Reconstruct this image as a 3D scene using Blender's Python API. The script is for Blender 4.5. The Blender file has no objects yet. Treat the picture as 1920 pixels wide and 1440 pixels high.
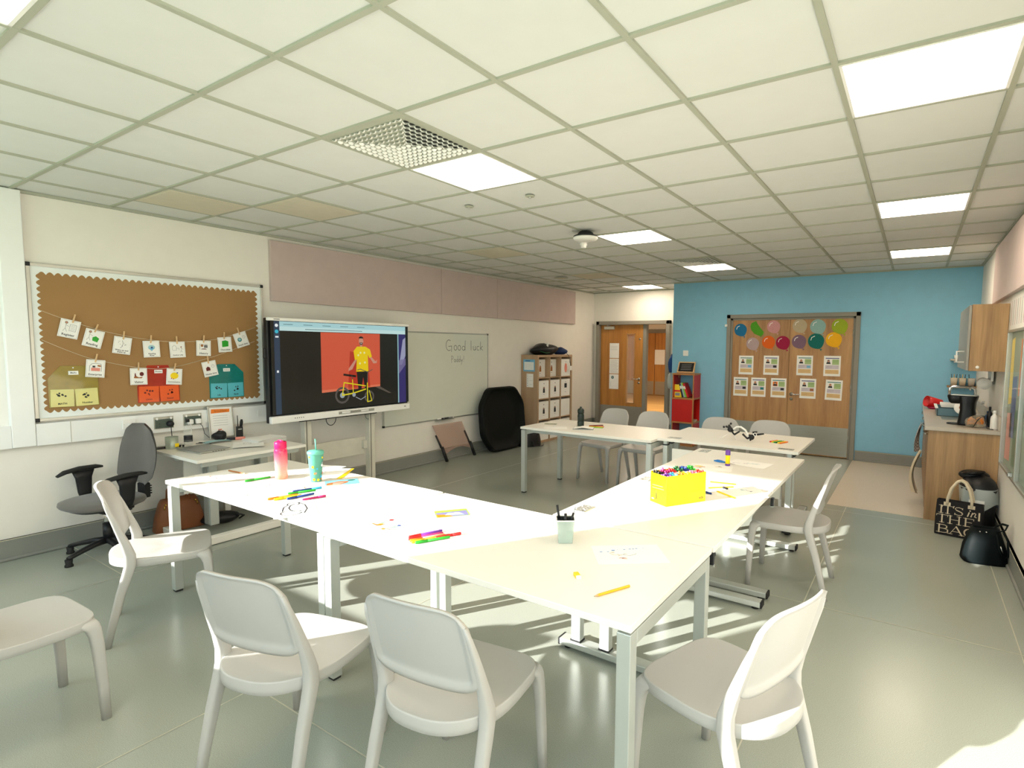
import bpy, bmesh, math, random
from mathutils import Matrix, Vector
rnd = random.Random(7)
R = math.radians
sc = bpy.context.scene
C = sc.collection
H = 2.707; XL = -4.026; XR = 2.192; YB = 7.778; YA = 8.68; YF = -1.85; XE = -1.98
TH = 0.735

# ------------------------------------------------------------------ materials
def lin(c):
    if isinstance(c, str):
        c = [int(c[i:i+2], 16)/255 for i in (0, 2, 4)]
    return [(v/12.92 if v <= .04045 else ((v+.055)/1.055)**2.4) for v in c]
MATS = {}
def mat(name, col, rough=.5, metal=0, var=.06, scale=8, bump=0, bscale=60, spec=.5, emis=0, trans=0, alpha=1, coat=0, stretch=None, ior=1.45, sheen=0):
    if name in MATS: return MATS[name]
    m = bpy.data.materials.new(name); m.use_nodes = True
    nt = m.node_tree; b = nt.nodes['Principled BSDF']
    l = lin(col)
    tc = nt.nodes.new('ShaderNodeTexCoord'); mp = nt.nodes.new('ShaderNodeMapping')
    nt.links.new(tc.outputs['Object'], mp.inputs['Vector'])
    if stretch: mp.inputs['Scale'].default_value = stretch
    nz = nt.nodes.new('ShaderNodeTexNoise'); nz.inputs['Scale'].default_value = scale; nz.inputs['Detail'].default_value = 3
    nt.links.new(mp.outputs['Vector'], nz.inputs['Vector'])
    cr = nt.nodes.new('ShaderNodeMapRange'); cr.inputs['To Min'].default_value = 1-var; cr.inputs['To Max'].default_value = 1+var
    cr.inputs['From Min'].default_value = .3; cr.inputs['From Max'].default_value = .7
    nt.links.new(nz.outputs['Fac'], cr.inputs['Value'])
    mx = nt.nodes.new('ShaderNodeVectorMath'); mx.operation = 'SCALE'
    mx.inputs[0].default_value = l[:3]
    nt.links.new(cr.outputs['Result'], mx.inputs['Scale'])
    nt.links.new(mx.outputs['Vector'], b.inputs['Base Color'])
    b.inputs['Roughness'].default_value = rough; b.inputs['Metallic'].default_value = metal
    b.inputs['Specular IOR Level'].default_value = spec; b.inputs['IOR'].default_value = ior
    b.inputs['Transmission Weight'].default_value = trans; b.inputs['Alpha'].default_value = alpha
    b.inputs['Coat Weight'].default_value = coat
    if coat: b.inputs['Coat Roughness'].default_value = .03
    if sheen: b.inputs['Sheen Weight'].default_value = sheen
    if emis:
        nt.links.new(mx.outputs['Vector'], b.inputs['Emission Color']); b.inputs['Emission Strength'].default_value = emis
    if bump:
        n2 = nt.nodes.new('ShaderNodeTexNoise'); n2.inputs['Scale'].default_value = bscale; n2.inputs['Detail'].default_value = 2
        nt.links.new(mp.outputs['Vector'], n2.inputs['Vector'])
        bp = nt.nodes.new('ShaderNodeBump'); bp.inputs['Strength'].default_value = bump; bp.inputs['Distance'].default_value = .002
        nt.links.new(n2.outputs['Fac'], bp.inputs['Height']); nt.links.new(bp.outputs['Normal'], b.inputs['Normal'])
    MATS[name] = m
    return m

def wood(name, c1, c2, rough=.45, axis=2, freq=14, stretch=.06):
    if name in MATS: return MATS[name]
    m = bpy.data.materials.new(name); m.use_nodes = True
    nt = m.node_tree; b = nt.nodes['Principled BSDF']; b.inputs['Roughness'].default_value = rough
    tc = nt.nodes.new('ShaderNodeTexCoord'); mp = nt.nodes.new('ShaderNodeMapping')
    s = [1, 1, 1]; s[axis] = stretch; mp.inputs['Scale'].default_value = s
    nt.links.new(tc.outputs['Object'], mp.inputs['Vector'])
    n1 = nt.nodes.new('ShaderNodeTexNoise'); n1.inputs['Scale'].default_value = freq; n1.inputs['Detail'].default_value = 6; n1.inputs['Distortion'].default_value = .6
    n2 = nt.nodes.new('ShaderNodeTexNoise'); n2.inputs['Scale'].default_value = freq*9; n2.inputs['Detail'].default_value = 2
    nt.links.new(mp.outputs['Vector'], n1.inputs['Vector']); nt.links.new(mp.outputs['Vector'], n2.inputs['Vector'])
    ad = nt.nodes.new('ShaderNodeMath'); ad.operation = 'MULTIPLY_ADD'; ad.inputs[1].default_value = .35
    nt.links.new(n2.outputs['Fac'], ad.inputs[0]); nt.links.new(n1.outputs['Fac'], ad.inputs[2])
    cr = nt.nodes.new('ShaderNodeValToRGB')
    cr.color_ramp.elements[0].position = .42; cr.color_ramp.elements[1].position = .92
    cr.color_ramp.elements[0].color = (*lin(c1), 1); cr.color_ramp.elements[1].color = (*lin(c2), 1)
    nt.links.new(ad.outputs[0], cr.inputs['Fac']); nt.links.new(cr.outputs['Color'], b.inputs['Base Color'])
    MATS[name] = m
    return m

M = {}
def mm(k, *a, **kw): M[k] = mat(k, *a, **kw); return M[k]
mm('wall_paint', 'efebe2', .7, var=.012, bump=.08, bscale=220)
mm('blue_paint', '8ac3de', .62, var=.02, bump=.08, bscale=220)
mm('ceiling_tile', 'dddeda', .8, var=.012, bump=.1, bscale=300)
mm('tee', 'aeb09f', .7, var=.01)
mm('skirting', '8a8c86', .45, var=.03)
mm('trunking', 'f2f3f0', .35, var=.01)
mm('frame_grey', '8d897e', .5, var=.02)
mm('alu', 'c4c5be', .32, .75, var=.02)
mm('alu_leg', 'c3c8c2', .38, .45, var=.02)
mm('steel', 'b3b1a6', .28, .9, var=.05, stretch=(1, 1, 30), scale=4)
mm('chrome', 'dadada', .12, 1, var=.01)
mm('black', '16171a', .45, var=.1)
mm('black_gloss', '08090a', .35, spec=.3, var=.05)
mm('rubber', '1c1c1c', .7, var=.1)
mm('white', 'f4f3ee', .4, var=.01)
mm('table_white', 'ece9df', .34, var=.008)
mm('table_edge', 'eeebe1', .4, var=.008)
mm('chair_plastic', 'b4b2ad', .42, var=.012, bump=.05, bscale=500)
mm('paper', 'f5f4ee', .7, var=.01)
mm('led', 'ffebd3', .5, var=.0, emis=15.0)
mm('acoustic', 'cbb8b2', .9, var=.03, bump=.2, bscale=260, sheen=.2)
mm('board_paper', 'a07a4b', .75, var=.05, scale=2.2)
mm('border_paper', 'eef3f0', .7, var=.02)
mm('whiteboard', 'dfe3d6', .16, var=.01)
mm('tile_beige', 'd6cfba', .8, var=.03)
mm('office_fabric', '625e59', .9, var=.06, bump=.3, bscale=400, sheen=.3)
mm('clear', 'eef6f2', .03, var=0, trans=1, ior=1.3)
mm('clear_thin', 'eaf2ee', .05, var=0, alpha=.12)
mm('ink', '2a2b30', .6, var=.1)
mm('pencil_yellow', 'eab416', .4, var=.03)
mm('pencil_wood', 'd9b382', .6, var=.03)
mm('red_ply', 'c81a12', .4, var=.03)
mm('ply_edge', 'b07a45', .5, var=.1, scale=40)
mm('leather_tan', '8a5433', .5, var=.08, bump=.2, bscale=200)
mm('gold', 'c9a04a', .25, 1, var=.02)
mm('navy_leather', '0a1213', .65, spec=.15, var=.08, bump=.2, bscale=200)
mm('tote_black', '141014', .75, var=.08, bump=.3, bscale=500)
mm('cotton', 'd8caae', .85, var=.05, bump=.3, bscale=300)
mm('bin_bag', 'c8d2cf', .3, var=.05, alpha=.75)
mm('worktop', 'bcb4a6', .35, var=.03)
M['oak'] = wood('oak', '96693c', 'c39660', .42, 2, 7, .08)
M['oak_orange'] = wood('oak_orange', 'a0672c', 'cc8f45', .4, 2, 8, .06)
M['walnut'] = wood('walnut', '80603f', 'c09c6e', .45, 2, 9, .05)
M['oak_light'] = wood('oak_light', 'ab8d6c', 'bfa283', .55, 2, 10, .05)
M['floor_wood'] = wood('floor_wood', 'b98646', 'dcae6a', .3, 0, 5, .15)
COL = {'red': 'd42020', 'green': '2aa52c', 'dkgreen': '13602f', 'blue': '1677c4', 'navy': '1b3a86', 'orange': 'ee7d1a', 'yellow': 'f7d715', 'purple': '6a2c91',
       'pink': 'ee6f94', 'magenta': 'b82466', 'black': '17181c', 'brown': 'a4632d', 'cyan': '3aa8cf', 'lime': '93c83e', 'white': 'f2f2ee', 'grey': '8b8f8f',
       'teal': '117f80', 'lilac': 'b9a4b4', 'crimson': 'a91143', 'salmon': 'e58f7f', 'skin': 'c9937a', 'maroon': '6b1f1c', 'ltblue': '9fc9d0', 'beige': 'cdbfa6', 'sky': '6fb3d6', 'tan': 'c9a172'}
def col(n, rough=.4):
    return mat('colour_'+n, COL[n], rough, var=.03)

# floor: speckled vinyl
def floor_mat(name, c, rough=.3):
    m = bpy.data.materials.new(name); m.use_nodes = True; nt = m.node_tree; b = nt.nodes['Principled BSDF']
    tc = nt.nodes.new('ShaderNodeTexCoord')
    n1 = nt.nodes.new('ShaderNodeTexNoise'); n1.inputs['Scale'].default_value = 330; n1.inputs['Detail'].default_value = 1
    n2 = nt.nodes.new('ShaderNodeTexNoise'); n2.inputs['Scale'].default_value = 1.3; n2.inputs['Detail'].default_value = 3
    nt.links.new(tc.outputs['Object'], n1.inputs['Vector']); nt.links.new(tc.outputs['Object'], n2.inputs['Vector'])
    r1 = nt.nodes.new('ShaderNodeMapRange'); r1.inputs['From Min'].default_value = .35; r1.inputs['From Max'].default_value = .65; r1.inputs['To Min'].default_value = .86; r1.inputs['To Max'].default_value = 1.12
    r2 = nt.nodes.new('ShaderNodeMapRange'); r2.inputs['To Min'].default_value = .95; r2.inputs['To Max'].default_value = 1.05
    nt.links.new(n1.outputs['Fac'], r1.inputs['Value']); nt.links.new(n2.outputs['Fac'], r2.inputs['Value'])
    mu = nt.nodes.new('ShaderNodeMath'); mu.operation = 'MULTIPLY'; nt.links.new(r1.outputs[0], mu.inputs[0]); nt.links.new(r2.outputs[0], mu.inputs[1])
    mx = nt.nodes.new('ShaderNodeVectorMath'); mx.operation = 'SCALE'; mx.inputs[0].default_value = lin(c)[:3]
    nt.links.new(mu.outputs[0], mx.inputs['Scale']); nt.links.new(mx.outputs['Vector'], b.inputs['Base Color'])
    r3 = nt.nodes.new('ShaderNodeMapRange'); r3.inputs['To Min'].default_value = rough-.06; r3.inputs['To Max'].default_value = rough+.08
    b.inputs['Roughness'].default_value = rough
    return m
M['floor_vinyl'] = floor_mat('floor_vinyl', '9ca196', .25)
M['floor_pale'] = floor_mat('floor_pale', 'd8cbb8', .35)
M['seam'] = mat('seam', 'b9b6a4', .4, var=.02)

# ------------------------------------------------------------------ mesh builder
def T(x=0, y=0, z=0): return Matrix.Translation((x, y, z))
def RZ(d): return Matrix.Rotation(R(d), 4, 'Z')
def RX(d): return Matrix.Rotation(R(d), 4, 'X')
def RY(d): return Matrix.Rotation(R(d), 4, 'Y')
_txt = {}
def text_mesh(s, size, bold=False):
    k = (s, size, bold)
    if k in _txt: return _txt[k]
    cu = bpy.data.curves.new('t', 'FONT'); cu.body = s; cu.size = size; cu.align_x = 'CENTER'; cu.align_y = 'CENTER'; cu.resolution_u = 2
    if bold: cu.offset = size*.02
    ob = bpy.data.objects.new('t', cu); me = ob.to_mesh()
    vs = [v.co.copy() for v in me.vertices]; fs = [tuple(p.vertices) for p in me.polygons]
    ob.to_mesh_clear(); bpy.data.objects.remove(ob); bpy.data.curves.remove(cu)
    _txt[k] = (vs, fs); return _txt[k]

class MB:
    def __init__(s, base=None):
        s.bm = bmesh.new(); s.mats = []; s.base = base or Matrix.Identity(4)
    def mi(s, m):
        if isinstance(m, str): m = M[m]
        if m not in s.mats: s.mats.append(m)
        return s.mats.index(m)
    def raw(s, vs, fs, m, mx=None, smooth=False):
        k = s.mi(m); X = s.base @ mx if mx is not None else s.base
        bv = [s.bm.verts.new(X @ Vector(v)) for v in vs]
        for f in fs:
            try:
                ff = s.bm.faces.new([bv[i] for i in f]); ff.material_index = k; ff.smooth = smooth
            except ValueError: pass
        return s
    def box(s, c, d, m, mx=None, bev=0, seg=2):
        b = bmesh.new(); bmesh.ops.create_cube(b, size=1)
        for v in b.verts: v.co = Vector((v.co.x*d[0]+c[0], v.co.y*d[1]+c[1], v.co.z*d[2]+c[2]))
        if bev:
            bmesh.ops.bevel(b, geom=list(b.edges), offset=bev, segments=seg, affect='EDGES', profile=.5, clamp_overlap=True)
        b.verts.index_update()
        s.raw([v.co.copy() for v in b.verts], [[v.index for v in f.verts] for f in b.faces], m, mx, smooth=False); b.free(); return s
    def poly(s, pts, m, z=0, mx=None, th=0):
        n = len(pts)
        if not th: return s.raw([(p[0], p[1], z) for p in pts], [list(range(n))], m, mx)
        vs = [(p[0], p[1], z) for p in pts]+[(p[0], p[1], z+th) for p in pts]
        fs = [list(range(n))[::-1], list(range(n, 2*n))]+[[i, (i+1) % n, n+(i+1) % n, n+i] for i in range(n)]
        return s.raw(vs, fs, m, mx)
    def lathe(s, prof, m, mx=None, n=24, smooth=True, cap=True):
        vs = []; fs = []
        for r, z in prof:
            for k in range(n):
                a = 2*math.pi*k/n; vs.append((r*math.cos(a), r*math.sin(a), z))
        for j in range(len(prof)-1):
            for k in range(n):
                a = j*n+k; b = j*n+(k+1) % n; fs.append([a, b, b+n, a+n])
        if cap: fs.append(list(range(n))[::-1]); fs.append([(len(prof)-1)*n+k for k in range(n)])
        return s.raw(vs, fs, m, mx, smooth)
    def tube(s, pts, r, m, n=10, mx=None, cap=True, smooth=True, flat=1.0):
        pts = [Vector(p) for p in pts]; rs = r if isinstance(r, (list, tuple)) else [r]*len(pts)
        vs = []; fs = []; up = None
        for i, p in enumerate(pts):
            d = (pts[min(i+1, len(pts)-1)]-pts[max(i-1, 0)])
            if d.length < 1e-9: d = Vector((0, 0, 1))
            d.normalize()
            if up is None: up = Vector((0, 0, 1)) if abs(d.z) < .9 else Vector((1, 0, 0))
            sd = d.cross(up).normalized(); u2 = sd.cross(d).normalized(); up = u2
            for k in range(n):
                a = 2*math.pi*k/n
                vs.append(p+sd*math.cos(a)*rs[i]+u2*math.sin(a)*rs[i]*flat)
        for j in range(len(pts)-1):
            for k in range(n):
                a = j*n+k; b = j*n+(k+1) % n; fs.append([a, a+n, b+n, b])
        if cap: fs.append(list(range(n))); fs.append([(len(pts)-1)*n+k for k in range(n)][::-1])
        return s.raw(vs, fs, m, mx, smooth)
    def column(s, secs, m, mx=None, n=20, pw=3.2, smooth=True):
        """loft of superelliptic horizontal sections (x,y,z,rx,ry)"""
        vs = []; fs = []
        for (x, y, z, rx, ry) in secs:
            for k in range(n):
                a = 2*math.pi*k/n; c = math.cos(a); q = math.sin(a)
                vs.append((x+rx*math.copysign(abs(c)**(2/pw), c), y+ry*math.copysign(abs(q)**(2/pw), q), z))
        for j in range(len(secs)-1):
            for k in range(n):
                a = j*n+k; b = j*n+(k+1) % n; fs.append([a, b, b+n, a+n])
        fs.append(list(range(n))[::-1]); fs.append([(len(secs)-1)*n+k for k in range(n)])
        return s.raw(vs, fs, m, mx, smooth)
    def ball(s, c, r, m, mx=None, u=14, v=9):
        if not isinstance(r, (list, tuple)): r = (r, r, r)
        vs = []; fs = []
        for j in range(v+1):
            t = math.pi*j/v
            for k in range(u):
                a = 2*math.pi*k/u; vs.append((c[0]+r[0]*math.sin(t)*math.cos(a), c[1]+r[1]*math.sin(t)*math.sin(a), c[2]+r[2]*math.cos(t)))
        for j in range(v):
            for k in range(u):
                a = j*u+k; b = j*u+(k+1) % u; fs.append([a, a+u, b+u, b])
        s.raw(vs, fs, m, mx, True); return s
    def grid(s, f, nu, nv, m, mx=None, smooth=True, wrap=False):
        vs = [f(i/nu, j/nv) for j in range(nv+1) for i in range(nu+1)]
        fs = [[j*(nu+1)+i, j*(nu+1)+i+1, (j+1)*(nu+1)+i+1, (j+1)*(nu+1)+i] for j in range(nv) for i in range(nu)]
        return s.raw(vs, fs, m, mx, smooth)
    def text(s, t, x, y, size, m, z=.0, mx=None, ang=0, bold=False, sx=1):
        vs, fs = text_mesh(t, size, bold); a = R(ang); ca = math.cos(a); sa = math.sin(a)
        return s.raw([(x+ca*v.x*sx-sa*v.y, y+sa*v.x*sx+ca*v.y, z) for v in vs], fs, m, mx)
    def disc(s, x, y, r, m, z=0, n=20, ry=None, mx=None, a0=0):
        ry = ry or r; ca = math.cos(a0); sa = math.sin(a0)
        P = []
        for k in range(n):
            a = 2*math.pi*k/n; u = r*math.cos(a); v = ry*math.sin(a); P.append((x+ca*u-sa*v, y+sa*u+ca*v))
        return s.poly(P, m, z, mx)
    def line(s, pts, w, m, z=0, mx=None):
        """flat pen stroke"""
        for i in range(len(pts)-1):
            a = Vector((*pts[i], 0)); b = Vector((*pts[i+1], 0)); d = b-a
            if d.length < 1e-7: continue
            d.normalize(); n = Vector((-d.y, d.x, 0))*w/2; e = d*w*.3
            s.raw([(a-n-e)+Vector((0, 0, z)), (b-n+e)+Vector((0, 0, z)), (b+n+e)+Vector((0, 0, z)), (a+n-e)+Vector((0, 0, z))], [[0, 1, 2, 3]], m, mx)
        return s

def obj(name, mb, parent=None, mx=None):
    me = bpy.data.meshes.new(name)
    bmesh.ops.recalc_face_normals(mb.bm, faces=list(mb.bm.faces))
    mb.bm.to_mesh(me); mb.bm.free()
    for m in mb.mats: me.materials.append(m)
    o = bpy.data.objects.new(name, me); C.objects.link(o)
    if parent is not None: o.parent = parent
    if mx is not None: o.matrix_basis = mx
    return o
def tag(o, label=None, cat=None, group=None, kind=None):
    if label: o['label'] = label
    if cat: o['category'] = cat
    if group: o['group'] = group
    if kind: o['kind'] = kind
    return o
def thing(name, label, cat, mx=None, group=None):
    o = bpy.data.objects.new(name, None); C.objects.link(o); o.empty_display_size = .05
    if mx is not None: o.matrix_basis = mx
    return tag(o, label, cat, group)
def struct(name, mb, label=None, cat=None):
    o = obj(name, mb); o['kind'] = 'structure'
    if label: o['label'] = label
    if cat: o['category'] = cat
    return o
def dup(root, mx, label, group=None, keep=None):
    r = root.copy(); C.objects.link(r); r.matrix_basis = mx; r['label'] = label
    if group: r['group'] = group
    for ch in list(root.children):
        c = ch.copy(); C.objects.link(c); c.parent = r
        for g in list(ch.children):
            d = g.copy(); C.objects.link(d); d.parent = c
    return r
# local frames: (u,v,n)
def LW(y, z, off=0, ang=0):   # left wall, u=+y v=+z n=+x
    return Matrix(((0, 0, 1, XL+off), (1, 0, 0, y), (0, 1, 0, z), (0, 0, 0, 1))) @ RZ(ang)
def BW(x, z, y=YB, off=0, ang=0):  # walls facing -y
    return Matrix(((1, 0, 0, x), (0, 0, -1, y-off), (0, 1, 0, z), (0, 0, 0, 1))) @ RZ(ang)
def RW(y, z, x=XR, off=0, ang=0):  # right wall, seen from room: u=-y
    return Matrix(((0, 0, -1, x-off), (-1, 0, 0, y), (0, 1, 0, z), (0, 0, 0, 1))) @ RZ(ang)
def TB(x, y, ang=0, z=TH): return T(x, y, z) @ RZ(ang)

# ------------------------------------------------------------------ camera
def cam_setup():
    cx, cy, cz, yaw, pitch, roll, f, ox, oy = 1.5203, -1.2613, 1.6076, -.5776, -.0794, .009, 1034.3081, 81.0206, 13.1461
    fw = Vector((math.sin(yaw)*math.cos(pitch), math.cos(yaw)*math.cos(pitch), math.sin(pitch)))
    rt = Vector((math.cos(yaw), -math.sin(yaw), 0)); up = rt.cross(fw)
    r2 = rt*math.cos(roll)+up*math.sin(roll); u2 = -rt*math.sin(roll)+up*math.cos(roll)
    cd = bpy.data.cameras.new('camera'); co = bpy.data.objects.new('camera', cd); C.objects.link(co)
    co.matrix_world = Matrix(((r2.x, u2.x, -fw.x, cx), (r2.y, u2.y, -fw.y, cy), (r2.z, u2.z, -fw.z, cz), (0, 0, 0, 1)))
    cd.sensor_fit = 'HORIZONTAL'; cd.sensor_width = 36; cd.lens = f*36/1920
    cd.shift_x = -ox/1920; cd.shift_y = oy/1920
    cd.clip_start = .05; cd.clip_end = 100
    sc.camera = co
cam_setup()
sc.view_settings.view_transform = 'Standard'; sc.view_settings.look = 'None'; sc.view_settings.gamma = 1
sc.view_settings.use_curve_mapping = False
sc.view_settings.exposure = 0.1

# ------------------------------------------------------------------ room shell
# floor (grey vinyl with weld seams, pale sheet by the kitchen)
b = MB()
PX0, PX1, PY0 = .82, 1.68, 5.03
b.box((-.92, 3.4, -.05), (6.6, 10.9, .1), 'floor_vinyl')
for (p, q) in (((-4.0, -.35), (2.19, 2.35)), ):
    pass
def seam(p, q, w=.006): 
    b.line([p, q], w, 'seam', .0012)
seam((-3.0, -1.8), (-3.0, 8.6)); seam((-1.0, -1.8), (-1.0, 8.6)); seam((1.0, -1.8), (1.0, 5.0)); seam((-4, 2.45), (2.19, 2.45)); seam((.82, 4.82), (2.19, 4.82)); seam((2.07, -1.8), (2.07, 5.0))
seam((-4, .22), (-3, .22)); seam((-1, .05), (1.0, .05))
struct('floor', b)
b = MB(); b.box((XR-(XR-PX0)/2, (PY0+YB)/2, .0012), (XR-PX0, YB-PY0, .0024), 'floor_pale'); struct('floor_kitchen', b)
# walls
b = MB(); b.box((XL-.1, (YF+YA)/2, H/2), (.2, YA-YF+.4, H), 'wall_paint'); struct('wall_left', b)
b = MB(); b.box((XR+.1, (YF+YB)/2, H/2), (.2, YB-YF+.4, H), 'wall_paint'); struct('wall_right', b)
b = MB()
DX0, DX1, DZ = -1.06, .835, 2.15     # double door frame
for c, d in (((XE+DX0)/2, DX0-XE), ((DX1+XR+.2)/2, XR+.2-DX1)):
    b.box((c, YB+.1, H/2), (d, .2, H), 'blue_paint')
b.box(((DX0+DX1)/2, YB+.1, (DZ+H)/2), (DX1-DX0, .2, H-DZ), 'blue_paint')
struct('wall_back', b)
b = MB(); b.box(((DX0+DX1)/2, YB+.32, H/2), (DX1-DX0+.3, .1, H), 'skirting'); b.box(((DX0+DX1)/2, YB+.2, -.02), (DX1-DX0+.3, .3, .04), 'floor_vinyl'); struct('door_light_block', b)  # unseen backing and floor strip added to block world light under the door
b = MB(); b.box((XE+.1, (YB+.2+YA)/2, H/2), (.2, YA-YB-.2, H), 'wall_paint'); struct('wall_alcove_side', b)
b = MB()
AX0, AX1, AZ = -3.92, -2.36, 2.13
b.box(((XL-.2+AX0)/2, YA+.08, H/2), (AX0-XL+.2, .16, H), 'wall_paint')
b.box(((AX1+XE+.2)/2, YA+.08, H/2), (XE+.2-AX1, .16, H), 'wall_paint')
b.box(((AX0+AX1)/2, YA+.08, (AZ+H)/2), (AX1-AX0, .16, H-AZ), 'wall_paint')
struct('wall_alcove', b)
# window wall behind the camera with two window openings
WIN = [(-3.95, -1.51, .99, 2.58), (-.415, 2.12, .9, 2.64)]
b = MB(); yc = YF-.12
xs = [XL-.2]+[v for w in WIN for v in w[:2]]+[XR+.2]
for i in range(0, len(xs), 2): b.box(((xs[i]+xs[i+1])/2, yc, H/2), (xs[i+1]-xs[i], .24, H), 'wall_paint')
for x0, x1, z0, z1 in WIN:
    b.box(((x0+x1)/2, yc, z0/2), (x1-x0, .24, z0), 'wall_paint'); b.box(((x0+x1)/2, yc, (z1+H)/2), (x1-x0, .24, H-z1), 'wall_paint')
struct('wall_front', b)
for n, (x0, x1, z0, z1) in enumerate(WIN):
    b = MB(); y = YF-.14; w = .05
    for x in (x0+w/2, x1-w/2): b.box((x, y, (z0+z1)/2), (w, .06, z1-z0), 'frame_grey')
    if n == 0: b.box((x0+.30, y, (z0+z1)/2), (.045, .05, z1-z0), 'frame_grey')
    for z in (z0+w/2, z1-w/2): b.box(((x0+x1)/2, y, z), (x1-x0, .06, w), 'frame_grey')
    b.box(((x0+x1)/2, YF-.02, z0-.015), (x1-x0+.1, .2, .03), 'white')
    struct('window_%d' % (n+1), b)
# ceiling: tiles and tee grid
b = MB()
b.box((-.92, (YF+YA)/2, H+.06), (6.6, YA-YF+.4, .1), 'ceiling_tile')
for i in range(-7, 5):
    x = i*.6
    if XL < x < XR: b.box((x, (YF+YA)/2, H+.006), (.024, YA-YF, .012), 'tee')
for j in range(-3, 15):
    y = j*.6
    b.box(((XL+XR)/2, y, H+.0065), (XR-XL, .024, .012), 'tee')
struct('ceiling', b)
b = MB()   # wall angle round the ceiling
b.box((XL+.012, (YF+YA)/2, H-.002), (.024, YA-YF, .02), 'tee'); b.box((XR-.012, (YF+YB)/2, H-.002), (.024, YB-YF, .02), 'tee')
b.box(((XE+XR)/2, YB-.012, H-.002), (XR-XE, .024, .02), 'tee'); b.box(((XL+XE)/2, YA-.012, H-.002), (XE-XL, .024, .02), 'tee')
struct('trim_1', b)
# skirtings
def skirt(name, pts, h=.16, m='skirting'):
    b = MB()
    for (x0, y0, x1, y1) in pts:
        dx, dy = x1-x0, y1-y0
        c = ((x0+x1)/2, (y0+y1)/2)
        L = math.hypot(dx, dy); a = math.degrees(math.atan2(dy, dx))
        mx = T(c[0], c[1], 0) @ RZ(a)
        b.box((0, 0, h/2), (L, .02, h), m, mx); b.box((0, 0, .012), (L, .05, .024), m, mx, bev=.008); b.box((0, 0, h-.004), (L, .026, .008), 'seam', mx)
    struct(name, b)
skirt('baseboard_left', [(XL+.008, YF, XL+.008, YA)])
skirt('baseboard_right', [(XR-.008, YF, XR-.008, 4.99)])
skirt('baseboard_back', [(DX1+.01, YB-.008, 1.66, YB-.008), (XE, YB-.008, DX0-.01, YB-.008)], .15)
skirt('baseboard_alcove', [(XL, YA-.008, AX0, YA-.008), (AX1, YA-.008, XE, YA-.008), (XE-.008, YB, XE-.008, YA)])
# dado trunking and vertical trunking on the left wall
b = MB()
b.box((XL+.025, .928, .915), (.05, 1.758, .165), 'trunking')
b.box((XL+.026, -.02, (H+.8325)/2), (.052, .135, H-.8325), 'trunking', bev=.006)
b.box((XL+.025, -.965, .915), (.05, 1.752, .165), 'trunking')
b.box((XL+.052, .25, .915), (.002, .003, .16), 'seam'); b.box((XL+.052, 1.72, .915), (.004, .012, .06), 'white')
struct('trim_2', b)

# double door in the blue wall
def door_handle(side=1):
    b = MB()
    b.lathe([(.026, 0), (.026, .008)], 'steel'); b.tube([(0, 0, .005), (0, 0, .045), (.012*side, 0, .055), (.13*side, 0, .055)], .009, 'chrome')
    b.lathe([(.02, 0), (.022, .008)], 'steel', T(0, -.075, 0))
    return b
b = MB()
for x in (DX0+.03, DX1-.03): b.box((x, YB-.004, DZ/2), (.06, .05, DZ), 'frame_grey', bev=.004)
b.box(((DX0+DX1)/2, YB-.004, DZ-.03), (DX1-DX0, .05, .06), 'frame_grey', bev=.004)
for x in (DX0+.075, DX1-.075): b.box((x, YB+.05, DZ/2), (.03, .08, DZ), 'frame_grey')
b.box(((DX0+DX1)/2, YB+.05, DZ-.075), (DX1-DX0, .08, .03), 'frame_grey')
b.box((DX0-.01, YB-.03, 1.98), (.04, .02, .04), 'white', bev=.006)
d1 = struct('door_1', b, 'oak double door with grey frame in the blue wall, covered with paper balloons', 'door')
xm = -.108
for (x0, x1) in ((DX0+.09, xm-.002), (xm+.002, DX1-.09)):
    b = MB(); b.box(((x0+x1)/2, YB+.045, 1.035), (x1-x0, .045, 2.05), 'oak', bev=.002)
    lf = obj('door_leaf', b, d1)
    b = MB(); b.box(((x0+x1)/2, YB+.0205, .24), (x1-x0-.01, .002, .43), 'steel'); obj('kick_plate', b, lf)
    if x0 > -.2:
        o = obj('door_handle', door_handle(1), lf); o.matrix_basis = BW(xm+.055, .922, YB+.022)
for z in (.3, 1.05, 1.85):
    b = MB(); b.tube([(DX1-.088, YB+.015, z-.05), (DX1-.088, YB+.015, z+.05)], .008, 'steel'); obj('hinge', b, d1)

# door in the alcove, door leaf with vision panel and an open side
b = MB()
for x in (AX0+.035, AX1-.035): b.box((x, YA+.0, AZ/2), (.07, .2, AZ), 'frame_grey', bev=.004)
b.box(((AX0+AX1)/2, YA, AZ-.035), (AX1-AX0, .2, .07), 'frame_grey', bev=.004)
b.box((-2.885, YA+.02, AZ/2-.03), (.07, .10, AZ-.06), 'frame_grey', bev=.003)
d2 = struct('door_2', b, 'oak door with narrow vision panel and grey frame in the alcove', 'door')
b = MB(); x0, x1 = AX0+.075, -2.925; gx0, gx1, gz0, gz1 = -3.265, -3.095, .52, 1.88
yy = YA+.0
b.box(((x0+gx0)/2, yy, 1.03), (gx0-x0, .045, 2.05), 'oak_orange'); b.box(((gx1+x1)/2, yy, 1.03), (x1-gx1, .045, 2.05), 'oak_orange')
b.box(((gx0+gx1)/2, yy, (gz1+2.055)/2), (gx1-gx0, .045, 2.055-gz1), 'oak_orange'); b.box(((gx0+gx1)/2, yy, (gz0+.005)/2), (gx1-gx0, .045, gz0-.005), 'oak_orange')
lf = obj('door_leaf', b, d2)
b = MB(); b.box(((gx0+gx1)/2, yy, (gz0+gz1)/2), (gx1-gx0, .008, gz1-gz0), 'clear_thin'); obj('glass_pane', b, lf)
b = MB()
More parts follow.
